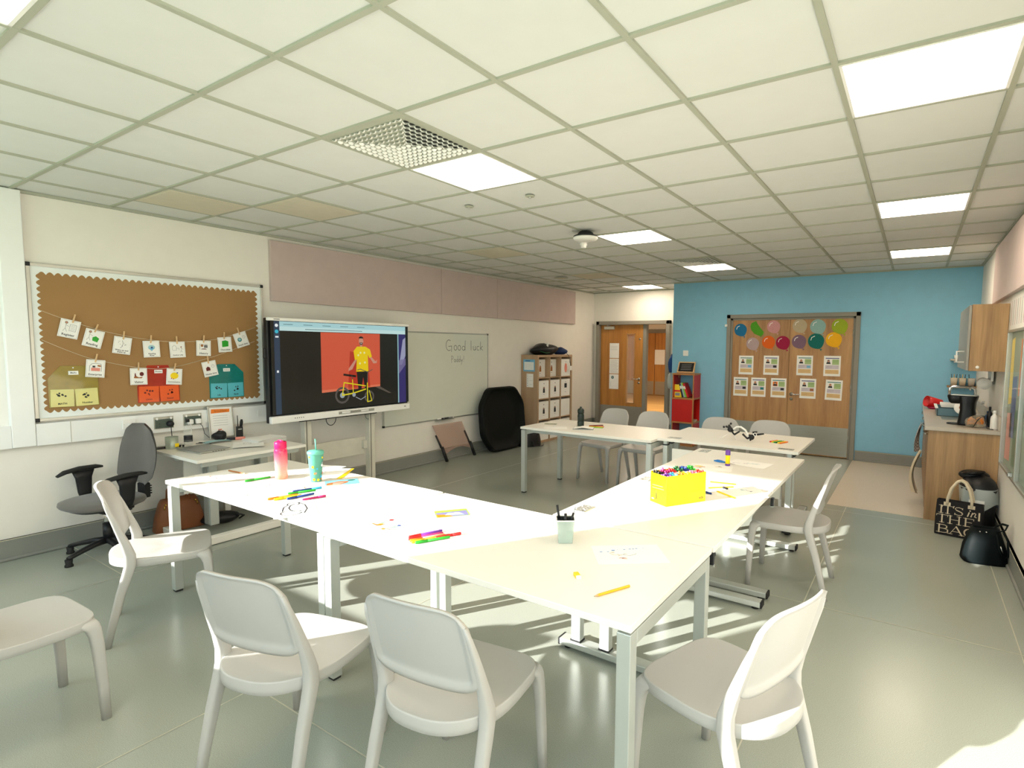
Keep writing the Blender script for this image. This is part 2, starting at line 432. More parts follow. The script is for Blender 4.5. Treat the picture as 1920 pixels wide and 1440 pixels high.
for x in (gx0, gx1): b.box((x, yy-.004, (gz0+gz1)/2), (.018, .05, gz1-gz0+.02), 'oak')
for z in (gz0, gz1): b.box(((gx0+gx1)/2, yy-.004, z), (gx1-gx0+.02, .05, .018), 'oak')
obj('bead', b, lf)
b = MB(); b.box(((x0+x1)/2, yy-.024, .23), (x1-x0-.01, .002, .44), 'frame_grey'); obj('kick_plate', b, lf)
o = obj('door_handle', door_handle(-1), lf); o.matrix_basis = BW(x1-.07, 1.0, yy-.022)
b = MB(); b.box((x0+.2, yy-.045, 2.0), (.22, .045, .06), 'alu', bev=.004); b.box((x0+.2, yy-.08, 2.045), (.03, .1, .012), 'alu'); obj('door_closer', b, lf)
b = MB(); b.lathe([(.018, 0), (.018, .012)], 'steel', BW(x1-.06, 1.78, yy-.022)); obj('door_viewer', b, lf)
# corridor behind the alcove door
b = MB(); b.box((-5.2, 12.62, -.05), (7.4, 7.56, .1), 'floor_wood'); struct('floor_corridor', b)
b = MB(); b.box((-5.2, 16.45, H/2), (7.4, .1, H), 'wall_paint'); b.box((-8.9, 12.6, H/2), (.1, 7.6, H), 'wall_paint'); b.box((-1.7, 12.6, H/2), (.1, 7.6, H), 'wall_paint'); b.box((-6.5, YA+.1, H/2), (4.8, .1, H), 'wall_paint'); struct('wall_corridor', b)
b = MB(); b.box((-5.2, 12.6, H+.05), (7.4, 7.6, .1), 'ceiling_tile'); struct('ceiling_corridor', b)
b = MB(); b.box((-5.9, 16.38, 1.12), (2.2, .06, 2.24), 'frame_grey'); d3 = struct('door_3', b, 'oak double door with steel kick plates at the far end of the corridor', 'door')
for x0, x1 in ((-6.92, -5.91), (-5.89, -4.88)):
    b = MB(); b.box(((x0+x1)/2, 16.33, 1.06), (x1-x0, .05, 2.1), 'oak_orange'); lf = obj('door_leaf', b, d3)
    b = MB(); b.box(((x0+x1)/2, 16.30, .25), (x1-x0-.04, .004, .45), 'steel'); obj('kick_plate', b, lf)
b = MB(); b.box((-5.45, 16.30, 1.70), (.13, .004, .5), 'paper'); obj('glass_pane', b, d3)
o = obj('notice_paper', MB().box((0, 0, 0), (.36, .50, .002), 'paper'), None, BW(-5.72, 1.30, 16.295)); tag(o, 'white notice seen through the gap of the alcove door', 'paper')
ld = bpy.data.lights.new('corridor_added_light', 'AREA'); ld.size = 1.2; ld.energy = 130; ld.color = (1, .9, .75)  # unseen area light added to brighten the corridor, no fitting built
o = bpy.data.objects.new('corridor_added_light', ld); C.objects.link(o); o.location = (-4.6, 12, H-.02)

# ------------------------------------------------------------------ ceiling things
LIGHTS = [(-2, 2, 'square ceiling light panel next to the nearer slotted air vent'), (2, 2, 'large bright square light panel at top right, nearest of the right-hand row'),
          (2, 6, 'square ceiling light panel, middle of the right-hand row'), (2, 10, 'square ceiling light panel closest to the blue wall, farthest of the right-hand row'),
          (-2, -2, 'light panel cut by the top left corner of the picture'), (-2, 6, 'square ceiling light panel beside the black and white disc fitting'),
          (-2, 10, 'square ceiling light panel next to the far slotted air vent'), (-5, 13, 'square ceiling light panel in front of the alcove door')]
L0 = None
for i, j, lab in LIGHTS:
    mx = T(i*.6+.3, j*.6+.3, H)
    if L0 is None:
        L0 = thing('ceiling_light', lab, 'ceiling light', mx, 'LED panels in the ceiling grid')
        b = MB(); 
        for s in (-1, 1): b.box((s*.283, 0, .003), (.012, .578, .008), 'white'); b.box((0, s*.283, .003), (.578, .012, .008), 'white')
        obj('frame', b, L0)
        b = MB(); b.box((0, 0, .005), (.555, .555, .004), 'led'); obj('diffuser', b, L0)
    else: dup(L0, mx, lab)
V0 = None
for i, j, lab in ((-2, 1, 'slotted square air vent beside the light panel in the middle of the ceiling'), (-2, 9, 'slotted square air vent beside the far ceiling light before the blue wall')):
    mx = T(i*.6+.3, j*.6+.3, H)
    if V0 is None:
        V0 = thing('ceiling_vent', lab, 'air vent', mx, 'air vents in the ceiling')
        b = MB(); b.box((0, 0, .004), (.574, .574, .006), 'tee'); obj('frame', b, V0)
        b = MB(); n = 14
        for p in range(n):
            for q in range(n):
                x = (p-(n-1)/2)*.039; y = (q-(n-1)/2)*.039
                if abs(x) > abs(y): d = (math.copysign(1, x), 0)
                else: d = (0, math.copysign(1, y))
                a = math.atan2(d[1], d[0])
                hood = T(x, y, 0) @ Matrix.Rotation(a, 4, 'Z')
                if d[0] > 0 or d[1] > 0: b.disc(.008, 0, .010, 'black', -.0006, 10, .016, mx=hood)
                vs = []; fs = []
                for u in range(5):
                    for v in range(7):
                        th = math.pi/2+math.pi*v/6; ph = (math.pi/2)*u/4
                        vs.append((.004+.018*math.cos(th)*math.cos(ph), .017*math.sin(th)*math.cos(ph), -.011*math.sin(ph)))
                for u in range(4):
                    for v in range(6): fs.append([u*7+v, u*7+v+1, (u+1)*7+v+1, (u+1)*7+v])
                b.raw(vs, fs, 'white', hood, True)
        obj('grille', b, V0)
    else: dup(V0, mx, lab)
for k, (i, j, lab) in enumerate(((-6, 1, 'beige ceiling tile above the left end of the brown display board'), (-5, 2, 'beige ceiling tile nearest the near end of the pink wall panels'),
                  (-5, 6, 'beige ceiling tile left of the black and white disc fitting'), (-5, 10, 'beige ceiling tile farthest away, next to a round speaker'))):
    b = MB(); b.box((0, 0, .003), (.572, .572, .006), 'tile_beige'); b.box((0, 0, -.001), (.54, .54, .003), 'tile_beige', bev=.001)
    tag(obj('ceiling_tile', b, None, T(i*.6+.3, j*.6+.3, H)), lab, 'ceiling tile', 'beige ceiling access tiles')
# disc fitting, detector, small sensors
t = thing('ceiling_projector_disc', 'black and white disc shaped access point hanging under the ceiling', 'wireless access point', T(-1.17, 3.37, H))
b = MB(); b.lathe([(.05, 0), (.075, -.02), (.075, -.05)], 'black', n=24); obj('mount', b, t)
b = MB(); b.lathe([(.09, -.035), (.115, -.045), (.118, -.055)], 'black', n=32); obj('base', b, t)
b = MB(); b.lathe([(.116, -.055), (.118, -.068), (.105, -.082), (.06, -.09), (.001, -.092)], 'white', n=32); obj('cover', b, t)
t.name = 'access_point'
t = thing('smoke_detector', 'white smoke detector below the black and white disc', 'smoke detector', T(-1.42, 3.76, H))
b = MB(); b.lathe([(.055, 0), (.055, -.012), (.045, -.02)], 'white'); obj('base', b, t)
b = MB(); b.lathe([(.036, -.02), (.04, -.045), (.03, -.05), (.03, -.07), (.022, -.075)], 'white'); obj('sensor', b, t)
for x, y, lab in ((-.9, 2.09, 'small round ceiling sensor right of the nearer light panel'), (-1.49, 2.09, 'small flat round ceiling sensor left of the other small sensor')):
    b = MB(); b.lathe([(.035, 0), (.033, -.006), (.02, -.008)], 'tee'); b.lathe([(.014, -.008), (.012, -.016), (.004, -.02)], 'alu'); tag(obj('ceiling_sensor', b, None, T(x, y, H)), lab, 'sensor', 'small ceiling sensors')
b = MB(); b.lathe([(.11, 0), (.11, -.005), (.095, -.008)], 'tee', n=32); b.lathe([(.09, -.008), (.001, -.009)], 'tile_beige', n=32); tag(obj('ceiling_speaker', b, None, T(-3.27, 6.23, H)), 'round loudspeaker set in the far ceiling near the pink panels', 'loudspeaker')

# ------------------------------------------------------------------ light
w = bpy.data.worlds.new('world'); sc.world = w; w.use_nodes = True
nt = w.node_tree; bg = nt.nodes['Background']
tc = nt.nodes.new('ShaderNodeTexCoord'); sp = nt.nodes.new('ShaderNodeSeparateXYZ'); cr = nt.nodes.new('ShaderNodeValToRGB')
nt.links.new(tc.outputs['Generated'], sp.inputs[0]); nt.links.new(sp.outputs['Z'], cr.inputs['Fac'])
cr.color_ramp.elements[0].position = 0; cr.color_ramp.elements[0].color = (.46, .60, .46, 1)
cr.color_ramp.elements[1].position = .08; cr.color_ramp.elements[1].color = (.76, .93, 1.0, 1)
nt.links.new(cr.outputs['Color'], bg.inputs['Color'])
bg.inputs['Strength'].default_value = 4.2
for x0, x1, z0, z1 in WIN:
    ld = bpy.data.lights.new('window_portal', 'AREA'); ld.shape = 'RECTANGLE'; ld.size = x1-x0; ld.size_y = z1-z0
    ld.cycles.is_portal = True
    o = bpy.data.objects.new('window_portal', ld); C.objects.link(o); o.location = ((x0+x1)/2, YF-.25, (z0+z1)/2); o.rotation_euler = (R(90), 0, 0)
sd = bpy.data.lights.new('sun', 'SUN'); sd.energy = 18.5; sd.angle = R(.6); sd.color = (1, .97, .92)
so = bpy.data.objects.new('sun', sd); C.objects.link(so)
el = R(18.5); az = R(58.5)
dv = Vector((math.cos(az)*math.cos(el), math.sin(az)*math.cos(el), -math.sin(el)))
so.rotation_euler = dv.to_track_quat('-Z', 'Y').to_euler()
so.location = (-4, -6, 4)

# ------------------------------------------------------------------ chairs
def make_chair():
    t = thing('chair', '', 'chair')
    P = 'chair_plastic'
    # seat
    def outline(n=56):
        pts = []
        for k in range(n):
            a = 2*math.pi*k/n; c = math.cos(a); s = math.sin(a)
            if s >= 0:
                pw = 5.0; x = .226*math.copysign(abs(c)**(2/pw), c); y = .02+.225*abs(s)**(2/pw)
            else:
                pw = 2.5; x = .226*math.copysign(abs(c)**(2/pw), c)*(1-.07*abs(s)); y = .02-.255*abs(s)**(2/pw)
            pts.append((x, y))
        return pts
    O = outline(); n = len(O); vs = []; fs = []
    rings = [(.96, -.036), (.99, -.042), (1.0, -.040), (1.002, -.022), (1.0, -.005), (.997, -.0015), (.988, 0), (.97, -.0004), (.92, -.0022), (.8, -.006), (.6, -.010), (.35, -.013), (.1, -.014)]
    for sc_, z in rings:
        for (x, y) in O: vs.append((x*sc_, .01+(y-.01)*sc_, .452+z+(.006*max(0, -y/.2) if z > -.02 else 0)))
    for j in range(len(rings)-1):
        for k in range(n):
            a = j*n+k; bq = j*n+(k+1) % n; fs.append([a, bq, bq+n, a+n])
    fs.append([(len(rings)-1)*n+k for k in range(n)])
    vs2 = len(vs)
    for (x, y) in O: vs.append((x*.96, .01+(y-.01)*.96, .438))
    for k in range(n): fs.append([k, vs2+k, vs2+(k+1) % n, (k+1) % n])
    fs.append([vs2+k for k in range(n)][::-1])
    b = MB(); b.raw(vs, fs, P, smooth=True); obj('seat', b, t)
    for s in (-1, 1):
        b = MB(); b.column([(s*.222, .238, 0, .0145, .017), (s*.219, .234, .15, .0165, .0195), (s*.213, .226, .32, .0185, .022), (s*.209, .221, .375, .0205, .0235), (s*.203, .214, .405, .025, .0285), (s*.192, .200, .425, .034, .039), (s*.18, .19, .44, .036, .04)], P); obj('leg', b, t)
    def post(s):
        pth = [(.214, -.240, 0, .0145, .0165), (.211, -.208, .14, .017, .0195), (.208, -.172, .28, .0195, .023), (.206, -.140, .38, .021, .026), (.205, -.126, .43, .0215, .027), (.204, -.126, .48, .0205, .026),
               (.203, -.142, .54, .018, .022), (.202, -.166, .61, .0145, .018), (.200, -.190, .68, .011, .014), (.197, -.212, .74, .008, .010), (.19, -.226, .78, .005, .006)]
        b = MB(); b.column([(s*x, y, z, rx, ry) for x, y, z, rx, ry in pth], P); return b
    for s in (-1, 1): obj('leg', post(s), t)
    # back shell with raised rim on the rear face
    def mid(u, v):
        s = u*2-1; w = .205-.012*v**3
        zb = .535; zt = .842-.012*abs(s)**2
        cr = abs(s)**7*.055
        z0 = zb+cr*.6; z1 = zt-cr
        z = z0+(z1-z0)*v
        q = (z-.535)/.3
        y = -.148-.085*q**1.0*1.0+.012*q*q
        y -= .040*(1-s*s)*(.55+.45*v) - .0
        # flare at top rearwards
        return Vector((s*w, y-.006*v**4, z))
    nu, nv = 44, 26
    def rim(u, v):
        s = abs(u*2-1); e = max((s-.86)/.05, (.13-v)/.04, (v-.955)/.03); e = min(max(e, 0), 1); return e*e*(3-2*e)
    vs = []; fs = []
    for j in range(nv+1):
        for i in range(nu+1):
            p = mid(i/nu, j/nv); vs.append(p+Vector((0, .004, 0)))
    for j in range(nv+1):
        for i in range(nu+1):
            p = mid(i/nu, j/nv); vs.append(p+Vector((0, -.003-.011*rim(i/nu, j/nv), 0)))
    N = (nu+1)*(nv+1)
    for j in range(nv):
        for i in range(nu):
            a = j*(nu+1)+i; fs.append([a, a+1, a+nu+2, a+nu+1]); fs.append([N+a, N+a+nu+1, N+a+nu+2, N+a+1])
    bd = [(i, 0) for i in range(nu)]+[(nu, j) for j in range(nv)]+[(i, nv) for i in range(nu, 0, -1)]+[(0, j) for j in range(nv, 0, -1)]
    for k in range(len(bd)):
        a = bd[k][1]*(nu+1)+bd[k][0]; c = bd[(k+1) % len(bd)]; c = c[1]*(nu+1)+c[0]; fs.append([a, N+a, N+c, c])
    b = MB(); b.raw(vs, fs, P, smooth=True); obj('backrest', b, t)
    return t
CH = [(-2.07, .10, -24, 'white plastic chair by the left table in front of the office chair'),
      (-.425, -.105, 14, 'white plastic chair seen from behind at the joint of the two front tables'),
      (.232, .10, 8, 'white plastic chair seen from behind, middle of the three front chairs'),
      (1.03, .615, 72, 'white plastic chair at the right corner of the front table, turned sideways'),
      (.865, 2.765, 91, 'white plastic chair on the right side of the table with the yellow box'),
      (-1.525, -.67, 3, 'white plastic chair cut by the left edge of the picture'),
      (-1.645, 4.72, 171, 'white plastic chair behind the back left table, nearer the bookcase'),
      (-1.10, 4.70, 177, 'white plastic chair behind the back left table, nearer the red shelf'),
      (-.27, 4.63, 178, 'white plastic chair behind the back right table, in front of the red shelf'),
      (.25, 4.69, 179, 'white plastic chair behind the back right table, in front of the oak double door')]
c0 = make_chair(); c0['label'] = CH[0][3]; c0['group'] = 'white plastic chairs round the tables'; c0.matrix_basis = T(CH[0][0], CH[0][1], 0) @ RZ(CH[0][2])
for x, y, a, lab in CH[1:]: dup(c0, T(x, y, 0) @ RZ(a), lab)

# ------------------------------------------------------------------ tables with four square legs
def top_mb(w, d, th=.025):
    b = MB(); b.box((0, 0, TH-th/2), (w, d, th), 'table_white', bev=.0025); return b
def make_table(x0, x1, y0, y1, lab, h=TH):
    w, d = x1-x0, y1-y0
    t = thing('table', lab, 'table', T((x0+x1)/2, (y0+y1)/2, h-TH), 'white rectangular tables of the horseshoe')
    obj('tabletop', top_mb(w, d), t)
    L = .05; zt = TH-.036
    for s in (-1, 1):
        x = s*(w/2-L/2-.005)
        for q in (-1, 1):
            b = MB(); y = q*(d/2-L/2-.008)
            b.box((x, y, (zt+.012-h+TH)/2+(0)), (L, L, zt-.012), 'alu_leg', bev=.003); b.box((x, y, .006), (L*.8, L*.8, .012), 'rubber'); obj('leg', b, t)
        b = MB(); b.box((x, 0, zt-L/2), (L, d-2*L-.016, L), 'alu_leg', bev=.003); obj('side_rail', b, t)
    b = MB()
    for q in (-1, 1): b.box((0, q*(d/2-.14), zt-.02), (w-2*L-.01, .03, .04), 'alu_leg')
    for s in (-1, 1):
        for q in (-1, 1): b.box((s*(w/2-.03), q*(d/2-.06), TH-.031), (.03, .03, .012), 'black')
    obj('frame', b, t)
    return t
make_table(-2.47, -.815, .29, 1.10, 'white table at the left with the pink bottle and the green cup')
make_table(-.79, .815, .27, 1.09, 'white table in front with the clear pen pot and the yellow pencil')
make_table(-2.075, -.535, 3.56, 4.36, 'white table at the back left with the dark bottle')
# desks with cantilever legs
def make_desk(mx, w, d, lab, uprights, ports, group, modesty=True, grommet=True):
    t = thing('desk', lab, 'desk', mx, group)   # local: rear side at -x, length along y
    b = MB(); b.box((0, 0, TH-.0125), (d, w, .025), 'table_white', bev=.0025); obj('tabletop', b, t)
    for s in (-1, 1):
        y = s*(w/2-.075)
        b = MB(); b.box((0, y, .034), (d-.03, .07, .036), 'alu_leg', bev=.006); b.box((d/2-.02, y, .034), (.012, .072, .038), 'rubber', bev=.003); b.box((-d/2+.02, y, .034), (.012, .072, .038), 'rubber', bev=.003)
        for q in (-1, 1): b.lathe([(.022, 0), (.022, .018)], 'rubber', T(q*(d/2-.06), y, 0))
        obj('foot', b, t)
        for ux in uprights:
            b = MB(); b.box((ux, y, .36), (.055, .045, .62), 'alu_leg', bev=.004); b.box((ux, y, .56), (.03, .006, .3), 'alu_leg')
            b.box((ux, y, .672), (.06, .05, .012), 'black'); b.box((ux, y, .69), (.045, .035, .04), 'alu_leg'); b.box((ux, y, .056), (.06, .05, .01), 'black'); obj('leg', b, t)
        b = MB(); b.box((.05, y, TH-.04), (d-.2, .05, .03), 'alu_leg', bev=.003); obj('bracket', b, t)
    if modesty:
        b = MB(); b.box((-d/2+.05, 0, .47), (.018, w-.28, .34), 'table_white', bev=.002); obj('modesty_panel', b, t)
    b = MB(); b.box((0, 0, TH-.042), (.05, w-.2, .03), 'alu_leg'); obj('beam', b, t)
    if grommet:
        for (px, py) in ports:
            b = MB(); b.box((px, py, TH+.001), (.075, .125, .004), 'alu', bev=.001)
            rr = random.Random(int(py*100))
            for k in range(26): b.disc(px+rr.uniform(-.03, .03), py+rr.uniform(-.05, .05), rr.uniform(.003, .008), 'frame_grey' if k % 2 else 'white', TH+.0036, 6)
            obj('cable_port', b, t)
    return t
GD = 'cantilever desks joined to the tables'
make_desk(T(.395, 1.695, 0), 1.18, .85, 'white desk carrying the yellow box of pens, joined to the front table', (-.31, -.14), ((-.34, -.41), (-.34, .42)), GD)
make_desk(T(.395, 2.875, 0), 1.165, .85, 'white desk carrying the glue stick and scissors, beyond the yellow box', (-.31, -.14), ((-.34, .46),), GD)
make_desk(T(.10, 4.15, .008) @ RZ(90), 1.27, .90, 'white desk at the back right carrying the black and white clamp arm', (-.40, -.27), ((-.36, -.52), (-.36, .49)), GD)
# black clips under the table edges
for k, (x, y, z, lab) in enumerate(((.80, 1.115, .68, 'black table clip at the corner where front table and desk meet'), (.81, 2.285, .665, 'black table clip under the desk edge above the chair seat'))):
    b = MB(); b.box((0, 0, 0), (.018, .035, .05), 'black', bev=.003); b.box((0, 0, -.01), (.022, .012, .05), 'chrome'); tag(obj('table_clip', b, None, T(x+.012, y, z)), lab, 'clip')

# teacher desk at the left wall
t = thing('teacher_desk', 'pale height adjustable desk below the brown display board with laptop and papers', 'desk', T(0, 0, 0))
b = MB(); b.box((-3.49, 1.17, .7075), (.94, .90, .025), 'table_white', bev=.0025); obj('tabletop', b, t)
b = MB(); b.box((-3.07, 1.17, .675), (.03, .80, .04), 'alu_leg', bev=.003); b.box((-3.5, 1.17, .675), (.05, .80, .04), 'alu_leg'); obj('beam', b, t)
for y in (1.03, 1.47):
    b = MB(); b.box((-3.5, y, .37), (.11, .07, .62), 'alu_leg', bev=.004); b.box((-3.5, y-.04, .37), (.06, .012, .6), 'skirting'); b.box((-3.5, y+.04, .37), (.06, .012, .6), 'skirting'); obj('leg', b, t)
b = MB(); b.box((-3.145, 1.25, .035), (.07, 1.12, .06), 'table_white', bev=.006)
for y in (.8, 1.7): b.lathe([(.02, 0), (.02, .01)], 'rubber', T(-3.145, y, 0))
obj('foot', b, t)
for y in (.78, 1.72):
    b = MB(); b.box((-3.48, y, .035), (.62, .06, .05), 'table_white', bev=.006); obj('foot', b, t)
b = MB(); b.box((-3.56, 1.2, .5), (.016, .7, .3), 'table_white'); obj('modesty_panel', b, t)
# low vent casing on the wall behind the desk
b = MB(); b.box((-3.96, 1.42, .10), (.10, .74, .2), 'frame_grey', bev=.003)
for y in (1.22, 1.5, 1.69): b.box((-3.908, y, .11), (.006, .2, .12), 'skirting')
for y in (1.05, 1.36, 1.79): b.box((-3.905, y, .11), (.012, .05, .17), 'white')
tag(obj('wall_casing', b), 'low grey framed casing on the left wall under the teacher desk', 'wall casing')
b = MB(); b.box((0, 0, .07), (.1, .14, .14), 'white', bev=.004); b.text('O', 0, 0, .05, col('salmon'), .0512, T(0, 0, .07) @ RY(90) @ RZ(90)); tag(obj('small_box', b, None, T(-3.80, 1.68, 0)), 'small white box with a red mark on the floor under the teacher desk', 'box')

# office chair
t = thing('office_chair', 'grey fabric office chair with black arms and five star base by the left wall', 'office chair', T(-3.60, .33, 0) @ RZ(190))
b = MB(); b.column([(0, .02, .385, .20, .20), (0, .02, .39, .245, .235), (0, .02, .405, .255, .245), (0, .02, .425, .25, .24), (0, .02, .44, .21, .20), (0, .02, .446, .1, .1)], 'office_fabric', n=36, pw=2.7); obj('seat', b, t)
b = MB(); b.column([(0, .02, .355, .10, .12), (0, .02, .37, .20, .2), (0, .02, .395, .248, .238), (0, .02, .405, .25, .24)], 'black', n=32, pw=2.7); b.box((0, -.05, .345), (.14, .22, .05), 'black', bev=.01); obj('seat_shell', b, t)
def backf(sgn, off, ssc):
    def f(u, v):
        s = (u*2-1); a = v
        w = (.205+.03*math.sin(math.pi*min(1, a*1.25)))*(1-.40*max(0, a-.5)**2.2/.5**2.2-.25*max(0, a-.9)/.1)*ssc
        if a < .12: w *= .72+.28*(a/.12)
        z = .50+.47*a; y = -.235-.06*a**2-.03*math.sin(a*math.pi)+.05*s*s*.9
        bulge = off*(1-s**4)*(1-(2*a-1)**6)
        return Vector((s*w, y+sgn*bulge, z))
    return f
for nm, sgn, off, m_, k_ in (('backrest', 1, .03, 'office_fabric', 1), ('back_shell', -1, .028, 'black', 1.015)):
    b = MB(); f = backf(sgn, off, k_); g = backf(sgn, 0, k_)
    b.grid(f, 24, 24, m_); b.grid(g, 24, 24, m_); obj(nm, b, t)
b = MB(); b.tube([(0, -.12, .36), (0, -.25, .37), (0, -.29, .42), (0, -.275, .6)], [.03, .03, .03, .028], 'black', flat=.5); b.box((0, -.27, .43), (.09, .05, .12), 'black', bev=.008)
for z in (.40, .42, .44, .46): b.box((0, -.3, z), (.07, .02, .008), 'rubber')
obj('back_stem', b, t)
for s in (-1, 1):
    b = MB(); b.tube([(s*.275, .17, .60), (s*.28, .12, .622), (s*.282, .02, .635), (s*.282, -.09, .632), (s*.28, -.13, .625)], [.018, .03, .034, .032, .018], 'rubber', n=14, flat=.5)
    b.column([(s*.262, .0, .40, .02, .035), (s*.272, .0, .45, .018, .045), (s*.278, .0, .56, .016, .055), (s*.28, .0, .615, .018, .075)], 'black', n=16)
    b.box((s*.2, 0, .375), (.14, .06, .02), 'black', bev=.004); obj('armrest', b, t)
b = MB(); b.lathe([(.022, .2), (.022, .35)], 'chrome'); b.lathe([(.03, .09), (.03, .24)], 'black'); obj('gas_column', b, t)
for k in range(5):
    a = R(27+72*k)
    b = MB(); c, s_ = math.cos(a), math.sin(a)
    b.tube([(0, 0, .105), (c*.1, s_*.1, .10), (c*.2, s_*.2, .08), (c*.27, s_*.27, .062), (c*.285, s_*.285, .058)], [.03, .026, .022, .02, .016], 'black', n=12, flat=.8)
    lg = obj('leg', b, t)
    b = MB(); b.lathe([(.026, 0), (.026, .012), (.02, .02), (.024, .052)], 'rubber', T(c*.28, s_*.28, 0)); obj('glide', b, lg)
b = MB(); b.tube([(.1, 0, .36), (.24, -.02, .345)], .006, 'black'); b.box((.25, -.02, .345), (.05, .03, .01), 'black', bev=.003); obj('lever', b, t)

# ------------------------------------------------------------------ left wall: display board, strings, cards, wallets
t = thing('display_board', 'brown display board with white scalloped border and aluminium frame on the left wall', 'display board', LW(.934, 1.604))
W2, H2 = .882, .594
b = MB(); b.box((0, 0, .012), (2*W2-.01, 2*H2-.01, .018), 'border_paper'); obj('backing', b, t)
b = MB()
for s in (-1, 1): b.box((0, s*(H2-.012), .017), (2*W2, .024, .03), 'alu', bev=.003); b.box((s*(W2-.012), 0, .017), (.024, 2*H2, .03), 'alu', bev=.003)
obj('frame', b, t)
b = MB()
for s in (-1, 1):
    for q in (-1, 1): b.box((s*(W2-.012), q*(H2-.012), .018), (.03, .03, .034), 'black', bev=.004)
obj('corner_cap', b, t)
iw, ih = .815, .522
def scallop(w, h, n, m_, amp):
    P = []
    def edge(a, c, k):
        for i in range(k*6):
            u = i/(k*6); P.append((a[0]+(c[0]-a[0])*u, a[1]+(c[1]-a[1])*u, u*k))
    for (a, c, k, nx, ny) in (((-w, -h), (w, -h), n, 0, -1), ((w, -h), (w, h), m_, 1, 0), ((w, h), (-w, h), n, 0, 1), ((-w, h), (-w, -h), m_, -1, 0)):
        for i in range(k*8):
            u = i/(k*8); ph = abs(math.sin(math.pi*u*k)); d = amp*(ph-.5)*1.4
            P.append((a[0]+(c[0]-a[0])*u+nx*d, a[1]+(c[1]-a[1])*u+ny*d))
    return P
b = MB(); b.poly(scallop(iw, ih, 34, 22, .016), 'board_paper', .0215, th=.001); obj('backing_paper', b, t)

def string_pts(P, k=8):
    out = []
    for i in range(len(P)-1):
        for j in range(k):
            u = j/k; p0 = P[max(i-1, 0)]; p1 = P[i]; p2 = P[i+1]; p3 = P[min(i+2, len(P)-1)]
            f = lambda a, b_, c, d: .5*((2*b_)+(-a+c)*u+(2*a-5*b_+4*c-d)*u*u+(-a+3*b_-3*c+d)*u**3)
            out.append((XL+.034, f(p0[0], p1[0], p2[0], p3[0]), f(p0[1], p1[1], p2[1], p3[1])))
    out.append((XL+.034, *P[-1])); return out
S1 = [(.122, 1.847), (.21, 1.808), (.332, 1.761), (.516, 1.699), (.76, 1.648), (1.015, 1.624), (1.328, 1.648), (1.55, 1.71), (1.725, 1.775)]
S2 = [(.114, 1.628), (.28, 1.54), (.436, 1.474), (.72, 1.404), (.95, 1.394), (1.275, 1.475), (1.5, 1.555), (1.715, 1.638)]
for P, lab in ((S1, 'upper cream string across the brown display board'), (S2, 'lower cream string across the brown display board')):
    tag(obj('string', MB().tube(string_pts(P), .0018, 'cotton', n=5)), lab, 'string', 'strings on the display board')
def stick(b, x, y, s, m_='ink'):
    b.disc(x, y+.028*s, .008*s, m_, .0026, 12); b.disc(x, y+.028*s, .0062*s, col('skin'), .0028, 12)
    for seg in (((0, .02), (0, -.01)), ((0, .012), (.018, .004)), ((0, -.01), (.01, -.03)), ((0, -.01), (-.01, -.03))): b.line([(x+seg[0][0]*s, y+seg[0][1]*s), (x+seg[1][0]*s, y+seg[1][1]*s)], .0014, m_, .0026)
def frm(b, w, h, m_='ink', lw=.0008):
    b.line([(-w, -h), (w, -h), (w, h), (-w, h), (-w, -h)], lw, m_, .0023)
